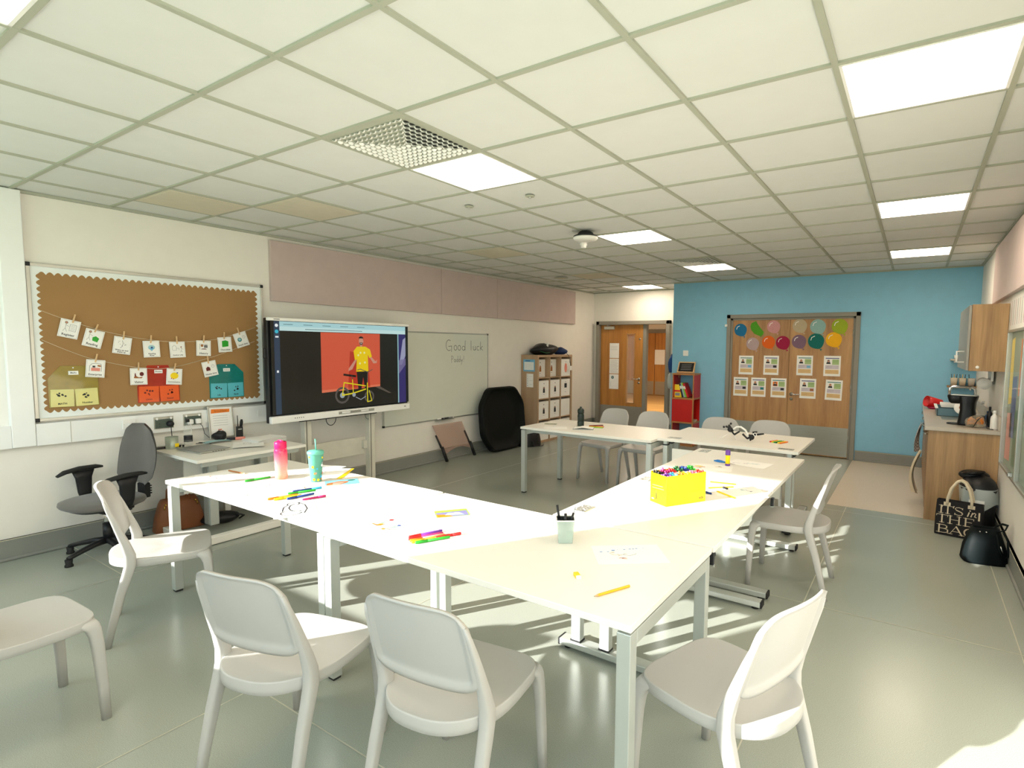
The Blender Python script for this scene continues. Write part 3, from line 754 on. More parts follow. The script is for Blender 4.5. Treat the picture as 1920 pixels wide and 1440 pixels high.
def pic(b, k):
    if k == 'Register':
        stick(b, -.025, .012, 1.2); b.line([(0, .035), (.04, .035), (.04, -.015), (.0, -.015), (0, .035)], .0014, 'ink', .0026)
        for i in range(4): b.line([(.006, .025-i*.01), (.034, .025-i*.01)], .001, 'ink', .0026)
    elif k == 'Reading':
        stick(b, -.03, .015, 1.2); b.poly([(-.005, -.018), (.03, -.024), (.036, .008), (.012, .022), (-.008, .008)], col('green'), .0026)
    elif k == 'Wake':
        b.line([(-.004, .04), (.004, .02), (0, -.01), (-.012, -.022)], .0022, 'ink', .0026); b.line([(-.03, .03), (-.018, .034)], .0016, 'ink', .0026); b.line([(.015, .005), (.024, .01)], .003, 'ink', .0026)
        for i in range(5): b.disc(-.028+i*.013, .02-.012*(i % 3), .0022, 'ink', .0026, 6)
    elif k == 'River':
        b.disc(0, .014, .026, col('ltblue'), .0026, 20, .02); b.poly([(-.022, .01), (.022, .01), (0, -.018)], col('sky'), .0028); b.disc(.002, .012, .008, col('navy'), .003, 10)
    elif k == 'Outdoor':
        b.line([(-.04, .0), (-.04, .026), (-.025, .04), (-.008, .026), (-.008, -.005), (-.04, -.005)], .0014, 'ink', .0026); b.line([(-.008, .012), (.012, .012), (.012, -.004)], .0014, 'ink', .0026); stick(b, .03, .0, .8)
    elif k == 'History':
        b.line([(-.034, -.012), (-.034, .038), (.034, .038)], .0018, 'ink', .0026); b.disc(-.014, .024, .012, col('brown'), .0027, 12)
        for i in range(3): b.poly([(.004+i*.01, .004), (.012+i*.01, .004), (.012+i*.01, .03+.004*(i % 2)), (.004+i*.01, .03)], 'ink', .0027)
        b.poly([(-.026, -.01), (.028, -.01), (.014, -.002), (-.01, -.003)], col('maroon'), .0028)
    elif k == 'Choc':
        b.poly([(-.026, -.022), (.03, -.018), (.034, .03), (.01, .04), (-.024, .034)], col('green'), .0026); b.line([(-.026, -.022), (-.024, .034), (.01, .04)], .0016, col('dkgreen'), .0028)
    elif k == 'Snack' or k == 'Home':
        if k == 'Snack': b.disc(-.016, .004, .02, col('teal'), .0026, 18); b.disc(-.016, .006, .013, col('ltblue'), .0028, 14)
        else: b.poly([(-.034, -.016), (.002, -.016), (.002, .01), (-.016, .024), (-.034, .01)], col('maroon'), .0026)
        b.disc(.03, .02, .014, 'ink', .0026, 16); b.disc(.03, .02, .0126, 'paper', .0028, 16); b.line([(.03, .02), (.03, .029)], .001, 'ink', .003); b.line([(.03, .02), (.036, .018)], .001, 'ink', .003)
    elif k == 'Enterprise':
        b.line([(-.038, -.022), (-.038, .02), (-.024, .038), (.0, .043), (.034, .038), (.038, .02), (.038, -.022)], .0022, 'ink', .0026)
        b.poly([(-.028, -.02), (.03, -.02), (.03, .006), (-.028, .006)], col('salmon'), .0027); b.poly([(-.02, .008), (-.002, .008), (-.002, .022), (-.02, .022)], 'ink', .0027); b.poly([(.012, .018), (.034, .014), (.034, .028), (.012, .03)], col('brown'), .0027)
    elif k == 'Visitor':
        b.disc(.022, .02, .016, col('maroon'), .0026, 10, .018); b.poly([(-.034, -.014), (.02, -.016), (.03, -.004), (.0, -.008), (-.02, .006), (-.034, -.002)], col('brown'), .0027); b.poly([(-.03, 0), (-.018, .0), (-.022, .03), (-.028, .026)], col('maroon'), .0028)
    elif k == 'Comm':
        b.disc(0, .008, .032, col('yellow'), .0026, 22, .028); b.disc(.022, .034, .006, col('navy'), .0028, 8); b.disc(-.022, -.016, .005, col('crimson'), .0028, 8); b.disc(-.008, -.02, .005, col('brown'), .0028, 8)
CARDS = [('Register', 'Register', None, .281, 1.715, -13.3), ('Reading', 'Reading', None, .428, 1.643, -15.1), ('Wake', 'Wake up and', 'shake up', .617, 1.589, -9), ('River', 'Reading', 'River', .826, 1.56, 1.8), ('Outdoor', 'Outdoor play', None, 1.025, 1.555, 2.5),
         ('History', 'History', None, 1.241, 1.568, -1.8), ('Choc', 'Chocolate', None, 1.43, 1.603, 3.7), ('Snack', 'Snack time', None, 1.585, 1.653, 18.1), ('Enterprise', 'Enterprise', None, .43, 1.403, -5.5), ('Visitor', 'Visitor', None, .722, 1.328, -.5),
         ('Comm', 'Communication', None, .99, 1.316, -4.5), ('Home', 'Home time', None, 1.289, 1.378, 11)]
CLAB = {'Wake': 'white card with a small running figure pegged third from the left on the upper string', 'River': 'white card with a blue heart shape reading Reading River', 'Outdoor': 'white card with a drawn house and stick figure on the upper string',
        'Choc': 'white card with a green block picture on the upper string', 'Snack': 'strongly tilted white card at the right end of the upper string', 'Comm': 'white card with a yellow round picture overlapping the orange wallet', 'Home': 'tilted white card with a dark house at the right end of the lower string'}
for k, l1, l2, y, z, a in CARDS:
    t = thing('picture_card', CLAB.get(k, 'white picture card reading %s pegged to the string' % l1), 'card', LW(y, z, .037, a), 'picture cards pegged on the strings')
    b = MB(); b.box((0, 0, .001), (.124, .141, .002), 'paper', bev=.0008); obj('card', b, t)
    b = MB(); frm(b, .056, .064); pic(b, k)
    if l2: b.text(l1, 0, -.04, .017, 'ink', .0024, bold=True); b.text(l2, 0, -.055, .017, 'ink', .0024, bold=True)
    else: b.text(l1, 0, -.048, .024 if len(l1) < 9 else (.021 if len(l1) < 11 else .015), 'ink', .0024, bold=True)
    obj('print', b, t)
    px = 0 if k not in ('Register',) else .012
    p = thing('clothes_peg', 'wooden peg holding the %s' % ('card reading '+l1 if k not in ('Wake', 'River', 'Outdoor', 'Choc', 'Snack', 'Comm', 'Home') else {'Wake': 'card with the running figure', 'River': 'card with the blue heart', 'Outdoor': 'card with the drawn house', 'Choc': 'card with the green block', 'Snack': 'strongly tilted end card', 'Comm': 'card with the yellow circle', 'Home': 'tilted card with the dark house'}[k]),
              'peg', LW(y, z, .037, a) @ T(px, .085, .004), 'wooden pegs on the strings')
    for s in (-1, 1):
        b = MB(); b.box((0, 0, s*.0032), (.009, .068, .005), 'pencil_wood', RX(s*2.2), bev=.001); obj('prong', b, p)
    b = MB(); b.tube([(-.006, -.006, 0), (.006, -.006, 0)], .004, 'alu', n=8); obj('spring', b, p)
    for o in (p,): o.rotation_euler.rotate_axis('Z', R(rnd.uniform(-8, 8)))
WAL = [(.292, 1.335, 1.108, .155, 'olive', '8f7a1c', 'dcd68c', 'Maths', 'MATH', 'Number', 'yellow plastic wallet of cards at the left foot of the display board'),
       (.872, 1.240, 1.100, .160, 'wred', 'ad2a12', 'e85a14', 'Phonics', 'Listen', 'Sound', 'red plastic wallet of orange cards in the middle of the display board'),
       (1.441, 1.335, 1.098, .157, 'wteal', '1e7a74', '5bbccb', 'Science', 'Life', 'Earth', 'teal plastic wallet of blue cards at the right of the display board')]
for y, zs, zb, hw, nm, c1, c2, lab, t1, t2, lb in WAL:
    t = thing('plastic_wallet', lb, 'wallet', LW(y, zb, .024), 'plastic wallets on the display board')
    hh = zs-zb; mt = mat('wallet_'+nm, c1, .18, var=.12, scale=12, coat=.6)
    b = MB(); b.poly([(-hw, 0), (hw, 0), (hw, hh), (hw*.48, .32), (-hw*.5, .32), (-hw, hh)], mt, 0, th=.004); obj('pouch', b, t)
    b = MB(); b.box((0, .265, .0055), (.062, .03, .002), 'paper'); b.text(lab, 0, .265, .016, 'ink', .0068, bold=True); b.disc(0, .305, .005, 'white', .0055, 10); obj('name_sticker', b, t)
    mc = mat('wallet_card_'+nm, c2, .35, var=.04, coat=.3)
    for s, tx in ((-1, t1), (1, t2)):
        b = MB(); b.box((s*hw*.5, .07, .0075), (hw*.92, .135, .006), mc, RZ(s*1.5), bev=.001)
        rr = random.Random(len(tx)+s)
        for q in range(7): b.disc(s*hw*.5+rr.uniform(-.03, .03), .085+rr.uniform(-.02, .025), rr.uniform(.004, .009), 'ink' if nm != 'wred' else col('maroon'), .0112, 8)
        b.text(tx, s*hw*.5, .028, .02, 'ink' if nm != 'wred' else col('maroon'), .0112, bold=True); obj('card', b, t)
# sockets
def socket(y, z, w, kind, lab):
    t = thing('wall_socket', lab, 'socket', LW(y, z, .05))
    if kind == 'white':
        b = MB(); b.box((0, 0, .006), (w, .085, .012), 'white', bev=.003); obj('plate', b, t); b = MB(); b.box((0, 0, .014), (.02, .03, .006), 'white', bev=.002)
        for s in (-1, 1): b.disc(s*w*.4, 0, .003, 'alu', .0125, 8)
        obj('switch', b, t)
    else:
        b = MB(); b.box((0, 0, .005), (w, .105, .01), 'steel', bev=.002); obj('plate', b, t)
        b = MB(); b.box((0, -.008, .012), (w*.92, .078, .008), mat('socket_grey', '4e5a50', .5), bev=.002)
        for s in (-1, 1):
            b.box((s*w*.25, -.03, .0165), (.006, .004, .002), 'black'); b.box((s*w*.25, -.008, .0165), (.004, .008, .002), 'black')
        obj('insert', b, t)
        for s in (-1, 1): b = MB(); b.box((s*w*.36, .036, .013), (.014, .02, .008), 'white', bev=.002); obj('switch', b, t)
    return t
socket(.63, .932, .092, 'white', 'single white wall switch on the trunking above the office chair')
socket(.885, .918, .15, 'm', 'double metal wall socket on the trunking nearest the office chair')
socket(1.115, .922, .15, 'm', 'double metal wall socket with two white plugs on the trunking')
socket(1.275, .922, .086, 'white', 'white outlet plate on the trunking partly behind the silver poster frame')
for y, z, lab, m_ in ((.925, .905, 'round black item on a thin stem in front of the socket nearest the office chair', 'black'), (1.085, .905, 'square white plug in the socket behind the bottle', 'white'), (1.15, .905, 'white plug with a thin black cable behind the bottle', 'white')):  # black entry: round item above the tin pot, shaped like plug and cable
    t = thing('power_plug', lab, 'plug', LW(y, z, .062))
    b = MB()
    if m_ == 'black': b.lathe([(.026, 0), (.028, .02), (.02, .045), (.008, .05)], m_, n=16)
    else: b.box((0, 0, .02), (.045, .045, .035), m_, bev=.008)
    obj('body', b, t)
    b = MB()
    if m_ == 'black': b.tube([(0, -.01, .035), (0, -.05, .03), (.004, -.12, .03), (.006, -.19, .02)], .0035, 'black', n=6)
    elif y > 1.1: b.tube([(0, -.01, .03), (.03, -.05, .03), (.045, -.12, .03), (.08, -.16, .03), (.15, -.175, .05)], .0025, 'black', n=6)
    else: b.tube([(0, -.02, .03), (0, -.08, .03), (-.02, -.14, .04), (-.01, -.18, .06)], .002, 'white', n=6)
    obj('cable', b, t)

# acoustic panels
for y0, y1, lab in ((1.9, 4.295, 'long pink fabric wall panel above the large screen, nearest the viewer'), (4.30, 5.505, 'middle pink fabric wall panel between the long one and the far one'), (5.51, 7.865, 'far pink fabric wall panel above the cube bookcase')):
    b = MB(); b.box(((y1-y0)/2, 0, .022), (y1-y0, .61, .044), 'acoustic', bev=.004)
    tag(obj('acoustic_panel', b, None, LW(y0, 2.355, .002)), lab, 'wall panel', 'pink acoustic panels on the left wall')

# whiteboard
t = thing('whiteboard', 'large whiteboard on the left wall reading Good luck Paddy', 'whiteboard', LW(4.30, 1.19))
b = MB(); b.box((0, 0, .012), (2.0, 1.20, .016), 'whiteboard'); obj('surface', b, t)
b = MB()
for s in (-1, 1): b.box((0, s*.60, .013), (2.02, .016, .022), 'alu', bev=.002); b.box((s*1.0, 0, .013), (.016, 1.2, .022), 'alu', bev=.002)
obj('frame', b, t)
b = MB()
for s in (-1, 1):
    for q in (-1, 1): b.box((s*1.0, q*.60, .014), (.024, .024, .026), 'black', bev=.003)
obj('corner_cap', b, t)
b = MB(); b.box((.05, -.615, .035), (.34, .012, .05), 'alu', bev=.002); obj('pen_tray', b, t)
# handwriting strokes
b = MB(); lw = .0065; Z_ = .0215
def arc(cx, cy, rx, ry, a0, a1, n=12): return [(cx+rx*math.cos(R(a0+(a1-a0)*i/n)), cy+ry*math.sin(R(a0+(a1-a0)*i/n))) for i in range(n+1)]
yb = .36; x = .10
b.line(arc(x+.06, yb+.07, .06, .075, 60, 300), lw, 'ink', Z_); b.line([(x+.05, yb+.055), (x+.115, yb+.06), (x+.11, yb-.02)], lw, 'ink', Z_)
for xo in (.17, .25): b.line(arc(x+xo+.02, yb+.035, .03, .035, 90, 450), lw, 'ink', Z_)
b.line(arc(x+.36, yb+.03, .03, .03, 60, 400), lw, 'ink', Z_); b.line([(x+.395, yb+.14), (x+.39, yb-.0)], lw, 'ink', Z_)
x2 = x+.52
b.line([(x2, yb+.14), (x2+.003, yb)], lw, 'ink', Z_); b.line([(x2+.05, yb+.06), (x2+.05, yb+.015), (x2+.07, yb), (x2+.1, yb+.015), (x2+.1, yb+.06), (x2+.103, yb)], lw, 'ink', Z_)
b.line(arc(x2+.16, yb+.03, .028, .03, 50, 310), lw, 'ink', Z_); b.line([(x2+.215, yb+.13), (x2+.212, yb)], lw, 'ink', Z_); b.line([(x2+.26, yb+.06), (x2+.214, yb+.03), (x2+.265, yb)], lw, 'ink', Z_)
y2 = .20; x = .21; l2 = .0045
b.line([(x, y2+.08), (x, y2-.02)], l2, 'ink', Z_); b.line(arc(x+.0, y2+.055, .035, .024, 90, -90), l2, 'ink', Z_)
b.line(arc(x+.065, y2+.012, .016, .02, 40, 400), l2, 'ink', Z_); b.line([(x+.082, y2+.03), (x+.084, y2-.01)], l2, 'ink', Z_)
for xo in (.115, .16): b.line(arc(x+xo, y2+.012, .014, .018, 40, 400), l2, 'ink', Z_); b.line([(x+xo+.015, y2+.08), (x+xo+.015, y2-.01)], l2, 'ink', Z_)
b.line([(x+.19, y2+.03), (x+.205, y2), (x+.225, y2+.03), (x+.2, y2-.05)], l2, 'ink', Z_); b.line([(x+.255, y2+.08), (x+.25, y2+.02)], l2, 'ink', Z_); b.disc(x+.249, y2, .004, 'ink', Z_, 8)
obj('handwriting', b, t)
for k, (y, c) in enumerate(((4.26, 'white'), (4.33, 'black'), (4.40, 'black'), (4.47, 'grey'))):
    t = thing('whiteboard_marker', '%s marker lying on the whiteboard tray, %s' % (c, ['nearest the screen', 'left of two black ones', 'right of two black ones', 'farthest from the screen'][k]), 'marker', T(XL+.045, y, .598) @ RZ(90+k*3), 'markers on the whiteboard tray')
    b = MB(); b.tube([(-.06, 0, 0), (.03, 0, 0)], .009, col(c), n=10); obj('barrel', b, t)
    b = MB(); b.tube([(.03, 0, 0), (.065, 0, 0)], .010, col('white' if c != 'white' else 'grey'), n=10); obj('cap', b, t)
# paper on the wall right of the screen
b = MB(); b.box((0, 0, .0215), (.05, .19, .001), 'paper'); b.disc(.0, .06, .012, 'ink', .0225); b.line([(-.01, .02), (.01, -.04)], .004, col('grey'), .0225)
tag(obj('note_paper', b, None, LW(3.50, 1.60, 0)), 'small white note stuck on the whiteboard beside the screen', 'paper')

# ------------------------------------------------------------------ big screen on its stand
t = thing('interactive_screen', 'large touch screen showing a man in a yellow shirt with a yellow bicycle', 'screen', Matrix(((0, 0, 1, -3.62), (1, 0, 0, 2.49), (0, 1, 0, 1.356), (0, 0, 0, 1))))
SW, SH = .858, .505
b = MB(); b.box((0, 0, -.03), (2*SW, 2*SH, .06), 'black', bev=.008); obj('casing', b, t)
b = MB(); b.box((0, SH-.012, .012), (2*SW, .03, .05), 'white', bev=.006); b.box((-.78, SH-.012, .0376), (.06, .006, .001), 'ink'); obj('top_bezel', b, t)
b = MB(); b.box((0, -SH+.032, .012), (2*SW, .07, .05), 'white', bev=.008); b.box((.1, -SH+.038, .038), (.46, .03, .006), 'alu', bev=.003)
for s in (-1, 1): b.box((.08+s*.12, -SH+.038, .043), (.1, .018, .01), 'white', bev=.004)
for k in range(5): b.disc(-.62+k*.022, -SH+.035, .005, 'ink', .0376, 8)
b.box((.78, -SH+.035, .0376), (.025, .008, .001), 'ink')
obj('bottom_bezel', b, t)
def scr(name, c, e=.75):
    m = mat('screen_'+name, c, .2, var=.0, emis=.8)
    nb = m.node_tree.nodes['Principled BSDF']
    for l_ in list(nb.inputs['Base Color'].links): m.node_tree.links.remove(l_)
    nb.inputs['Base Color'].default_value = (.01, .01, .01, 1)
    return m
z0 = .0345
b = MB(); b.box((0, .03, .031), (1.68, .90, .006), scr('dark', '15150f', .5))
x0, x1, y0, y1 = -.81, .80, -.42, .475
def q(xa, ya, xb, yb_, m_, z): b.poly([(xa, ya), (xb, ya), (xb, yb_), (xa, yb_)], m_, z)
U = lambda u: x0+(x1-x0)*u
V = lambda v: y0+(y1-y0)*v
q(U(0), V(0), U(.035), V(1), scr('side', '2b3d52'), z0+.0003)
q(U(.035), V(.9), U(1), V(1), scr('bar', 'a9d3d6', .8), z0+.0003); q(U(.035), V(.9), U(1), V(.945), scr('bar2', 'c3e2df', .8), z0+.0005)
for k in range(5): q(U(.06+k*.13), V(.966), U(.12+k*.13), V(.972), scr('txt', '4f7476'), z0+.0007)
q(U(.2), V(.918), U(.62), V(.925), scr('txt', '4f7476'), z0+.0007)
b.disc(U(.017), V(.955), .016, scr('w', 'f0f4f4'), z0+.0006); b.disc(U(.017), V(.89), .018, scr('cy', '37b7cf'), z0+.0006); q(U(.008), V(.825), U(.028), V(.842), scr('w', 'f0f4f4'), z0+.0006); q(U(.012), V(.45), U(.024), V(.475), scr('w', 'f0f4f4'), z0+.0006)
OR = scr('orange', 'd0563a', .85)
b.poly([(U(.305), V(.20)), (U(.765), V(.235)), (U(.768), V(.895)), (U(.305), V(.895))], OR, z0+.0004)
b.poly([(U(.305), V(.20)), (U(.765), V(.235)), (U(.765), V(.26)), (U(.305), V(.23))], scr('orange2', 'dd7453', .85), z0+.0006)
b.poly([(U(.50), V(.22)), (U(.68), V(.235)), (U(.66), V(.62)), (U(.52), V(.68))], scr('red', 'b5331f', .8), z0+.0006)
b.poly([(U(.72), V(.23)), (U(.76), V(.235)), (U(.865), V(.135)), (U(.84), V(.14))], scr('greyfl', '5a5147', .5), z0+.0006)
q(U(.925), V(0), U(.935), V(.9), scr('line', '8fb8bb', .7), z0+.0006)
q(U(.935), V(0), U(1), V(.9), scr('purple', '322a66', .7), z0+.0006)
b.poly([(U(.94), V(.5)), (U(.975), V(.83)), (U(1), V(.86)), (U(1), V(.62)), (U(.965), V(.5))], scr('lilac', '9b9cb8', .7), z0+.0008)
b.poly([(U(.935), V(.38)), (U(1), V(.5)), (U(1), V(.58)), (U(.935), V(.56))], scr('mauve', '6f6690', .7), z0+.0008)
# the man (picture content)
SK = scr('skin', 'c98f78', .8); YE = scr('yellow', 'e9c808', .85); BK = scr('black', '14120f', .4)
mx_ = U(.61)
b.disc(mx_, V(.80), .030, SK, z0+.0009, 20, .043); b.poly([(mx_-.03, V(.81)), (mx_-.027, V(.85)), (mx_, V(.862)), (mx_+.027, V(.85)), (mx_+.03, V(.81)), (mx_+.024, V(.835)), (mx_-.024, V(.835))], BK, z0+.0011)
b.poly([(mx_-.022, V(.785)), (mx_+.022, V(.785)), (mx_+.016, V(.755)), (mx_-.016, V(.755))], scr('beard', '5a4034', .6), z0+.0011); b.poly([(mx_-.01, V(.776)), (mx_+.01, V(.776)), (mx_, V(.768))], scr('w', 'f0f4f4'), z0+.0013)
q(mx_-.014, V(.73), mx_+.014, V(.77), SK, z0+.0008)
b.poly([(mx_-.055, V(.735)), (mx_+.055, V(.735)), (mx_+.115, V(.70)), (mx_+.14, V(.61)), (mx_+.105, V(.595)), (mx_+.085, V(.64)), (mx_+.09, V(.43)), (mx_-.07, V(.43)), (mx_-.06, V(.58)), (mx_-.085, V(.57)), (mx_-.1, V(.68))], YE, z0+.0010)
for dx, dv in ((-.01, .66), (.04, .66), (.045, .54), (-.02, .53), (-.04, .63)): b.disc(mx_+dx, V(dv), .012, scr('pale', 'e8e29a', .8), z0+.0012, 10)
b.poly([(mx_-.085, V(.575)), (mx_-.06, V(.575)), (mx_-.12, V(.46)), (mx_-.17, V(.44)), (mx_-.165, V(.47))], SK, z0+.0009)
b.poly([(mx_+.11, V(.60)), (mx_+.135, V(.605)), (mx_+.19, V(.55)), (mx_+.21, V(.575)), (mx_+.205, V(.53)), (mx_+.16, V(.525))], SK, z0+.0009)
b.poly([(mx_-.065, V(.43)), (mx_+.085, V(.43)), (mx_+.075, V(.2)), (mx_+.04, V(.2)), (mx_+.02, V(.36)), (mx_-.01, V(.2)), (mx_-.045, V(.2))], BK, z0+.0010)
# bicycle
def ring(x, y, r, w_, m_, z):
    P = [(x+r*math.cos(a*math.pi/12), y+r*math.sin(a*math.pi/12)) for a in range(25)]; b.line(P, w_, m_, z)
TY = scr('tyre', '57524b', .5)
ring(U(.455), V(.155), .078, .022, TY, z0+.0013); b.disc(U(.455), V(.155), .03, scr('hub', '9aa4a8', .6), z0+.0012)
ring(U(.67), V(.115), .055, .02, TY, z0+.0013)
YB2 = scr('bike', 'dccf1a', .85)
b.line([(U(.455), V(.155)), (U(.47), V(.305)), (U(.64), V(.25))], .012, YB2, z0+.0015); b.line([(U(.455), V(.155)), (U(.54), V(.17)), (U(.64), V(.21))], .014, YB2, z0+.0015)
b.line([(U(.54), V(.17)), (U(.535), V(.34))], .010, YB2, z0+.0015); b.line([(U(.655), V(.29)), (U(.655), V(.05))], .012, YB2, z0+.0015); b.line([(U(.655), V(.05)), (U(.69), V(.06)), (U(.67), V(.19))], .009, YB2, z0+.0015)
b.line([(U(.655), V(.29)), (U(.66), V(.42)), (U(.60), V(.46)), (U(.575), V(.45))], .008, TY, z0+.0016); b.line([(U(.66), V(.42)), (U(.70), V(.45))], .008, TY, z0+.0016)
b.line([(U(.47), V(.40)), (U(.56), V(.375))], .022, BK, z0+.0016); b.line([(U(.535), V(.34)), (U(.53), V(.38))], .008, TY, z0+.0016)
b.disc(U(.545), V(.15), .022, scr('hub', '9aa4a8', .6), z0+.0016); b.line([(U(.56), V(.12)), (U(.60), V(.085)), (U(.64), V(.12))], .008, scr('hub', '9aa4a8', .6), z0+.0016)
obj('display', b, t)
b = MB(); b.box((-SW-.008, .17, -.03), (.03, .10, .03), 'black', bev=.006); obj('side_handle', b, t)
t = thing('screen_stand', 'cream two post stand carrying the large touch screen at the left wall', 'stand', T(-3.745, 2.485, 0))
for s in (-1, 1):
    b = MB(); b.box((0, s*.40, .62), (.08, .075, 1.24), mat('stand_paint', 'd9d6c8', .45), bev=.004); b.box((.042, s*.40-.02, .6), (.004, .012, 1.1), 'frame_grey'); obj('post', b, t)
b = MB(); b.box((-.06, 0, .455), (.03, .72, .20), mat('stand_paint', 'd9d6c8'), bev=.003); b.box((-.03, .36, .47), (.05, .09, .09), mat('stand_paint', 'd9d6c8'), bev=.004); b.disc(0, 0, .001, 'ink', 0, 6); obj('cross_panel', b, t)
b = MB(); b.box((.045, -.02, .83), (.02, .96, .012), 'black', bev=.002); obj('cable_tray', b, t)
b = MB(); b.tube([(.05, -.14+.06*math.cos(a*math.pi/10), .825-.075*math.sin(a*math.pi/10)) for a in range(11)], .004, 'black', n=6); obj('cable', b, t)
b = MB(); b.tube([(.03, .36+.05*math.cos(a*math.pi/10), .825-.06*math.sin(a*math.pi/10)) for a in range(11)], .002, 'black', n=6); obj('cable', b, t)
b = MB(); b.box((-.09, 0, 1.0), (.06, .3, .3), 'black'); b.box((.03, 0, 1.1), (.06, .9, .05), 'black'); obj('mount', b, t)
b = MB(); b.box((0, 0, 0), (.07, .07, .13), mat('stand_paint', 'd9d6c8'), bev=.003); b.box((.036, -.02, .0), (.002, .006, .1), 'ink'); tag(obj('junction_box', b, None, T(-3.985, 2.05, .43)), 'small cream wall box left of the screen stand', 'wall box')

# ------------------------------------------------------------------ leaning things at the left wall
t = thing('clear_stand', 'clear acrylic sheet stand with two black legs leaning on the left wall', 'stand', T(0, 0, 0))
A = [(-3.985, 4.10, .52), (-3.985, 4.69, .52)]; B = [(-3.90, 4.27, .16), (-3.90, 4.86, .16)]
b = MB(); vs = [A[0], A[1], (-3.91, 4.84, .10)]+[(-3.91, 4.84-.57*k/10, .10+.075*math.sin(math.pi*k/10)) for k in range(1, 10)]+[(-3.91, 4.27, .10)]
vs = [A[0], A[1]]+vs[2:]
n = len(vs); off = Vector((.006, 0, 0))
b.raw([Vector(v) for v in vs]+[Vector(v)+off for v in vs], [list(range(n))[::-1], list(range(n, 2*n))]+[[i, (i+1) % n, n+(i+1) % n, n+i] for i in range(n)], mat('tinted_acrylic', 'c9a392', .1, alpha=.35)); obj('sheet', b, t)
for y, yb_ in ((4.17, 4.29), (4.74, 4.87)):
    b = MB(); b.tube([(-3.955, y-.03, .38), (-3.93, y+.03, .24), (-3.92, y+.04, .2)], [.012, .014, .016], 'black', n=8); b.tube([(-3.915, y+.05, .21), (-3.89, yb_, .0)], .022, 'black', n=10); obj('leg', b, t)
# big black tray (octagonal) leaning on the wall
t = thing('black_tray', 'large black octagonal plastic tray leaning upright against the left wall', 'tray', Matrix(((-.09, 0, .995, -3.80), (0, 1, 0, 5.43), (.995, 0, .09, .50), (0, 0, 0, 1))) @ RZ(0))
# local: x up the wall, y along wall, z normal
def octo(a, h_, cx=.26, cy=.2, r=1):
    P = [(-a, -h_+cy), (-a+cx, -h_), (a-cx, -h_), (a, -h_+cy), (a, h_-cy), (a-cx, h_), (-a+cx, h_), (-a, h_-cy)]
    out = []
    for i in range(8):
        p0 = Vector(P[i-1]); p1 = Vector(P[i]); p2 = Vector(P[(i+1) % 8])
        q0 = p1+(p0-p1).normalized()*.09; q1 = p1+(p2-p1).normalized()*.09
        for k in range(5):
            u = k/4; out.append(((1-u)**2*q0+2*u*(1-u)*p1+u*u*q1)*r)
    return [(v.x, v.y) for v in out]
prof = [(1.0, -.045), (1.0, -.02), (.985, .035), (.955, .045), (.925, .035), (.90, -.02), (.6, -.024), (.01, -.026)]
vs = []; fs = []; O = octo(.49, .52); n = len(O)
for r_, z in prof:
    for p in O: vs.append((p[0]*r_, p[1]*r_, z))
for j in range(len(prof)-1):
    for k in range(n): a = j*n+k; c = j*n+(k+1) % n; fs.append([a, c, c+n, a+n])
tb = mat('tray_black', '0c100e', .6, spec=.2, var=.08)
b = MB(); b.raw(vs, fs, tb, smooth=True); b.poly([(p[0]*.99, p[1]*.99) for p in O], tb, -.044); obj('body', b, t)
b = MB(); b.tube([(.0, .51, .03), (-.2, .515, .03), (-.47, .40, .03)], .004, 'ink', n=6); obj('strap', b, t)
t = thing('black_bag', 'black bag lying on the floor between the black tray and the bookcase', 'bag', T(-3.72, 6.02, 0))
b = MB(); b.grid(lambda u, v: Vector(((.17*math.cos(2*math.pi*u))*(1-.5*v*v)*(1 if v < .98 else .01), (.22*math.sin(2*math.pi*u))*(1-.55*v*v)*(1 if v < .98 else .01), .26*math.sin(v*math.pi/2)*(1+.12*math.sin(5*u*6.28)))), 28, 8, 'black'); obj('body', b, t)
b = MB(); b.tube([(.12, -.12, .1), (.2, -.14, .02), (.24, .02, .012), (.2, .12, .012)], .008, 'black', n=6); obj('strap', b, t)

# ------------------------------------------------------------------ cube bookcase
BX0, BX1, BY0, BY1, BH = -4.02, -3.684, 6.19, 7.28, 1.475
t = thing('cube_bookcase', 'light oak bookcase with twelve cubes of white boxes at the left wall', 'bookcase', T(0, 0, 0))
def bxs(name, lst, m_='oak_light', par=t):
    b = MB()
    for (a, c) in lst: b.box(((a[0]+c[0])/2, (a[1]+c[1])/2, (a[2]+c[2])/2), (c[0]-a[0], c[1]-a[1], c[2]-a[2]), m_, bev=.0015)
    return obj(name, b, par)
th = .038
bxs('side_panel', [((BX0, BY0, 0), (BX1, BY0+th, BH))]); bxs('side_panel', [((BX0, BY1-th, 0), (BX1, BY1, BH))])
bxs('top_panel', [((BX0, BY0+th, BH-th), (BX1, BY1-th, BH))]); bxs('bottom_panel', [((BX0, BY0+th, 0), (BX1, BY1-th, th))])
cw = (BY1-BY0-2*th-2*.016)/3; chh = (BH-2*th-3*.016)/4
for i in (1, 2): bxs('divider', [((BX0, BY0+th+i*cw+(i-1)*.016, th), (BX1-.002, BY0+th+i*cw+i*.016, BH-th))])
for j in (1, 2, 3): bxs('shelf', [((BX0+.001, BY0+th, th+j*chh+(j-1)*.016), (BX1-.003, BY1-th, th+j*chh+j*.016))])
names = [['left', 'middle', 'right'][i]+' box of the '+['bottom', 'second lowest', 'second highest', 'top'][j]+' row in the cube bookcase' for j in range(4) for i in range(3)]
pics = {(0, 3): 'brown', (1, 3): 'brown', (2, 3): 'salmon', (0, 2): 'ink', (1, 2): 'ink', (2, 2): 'ink', (0, 1): 'ink', (1, 1): 'ink'}
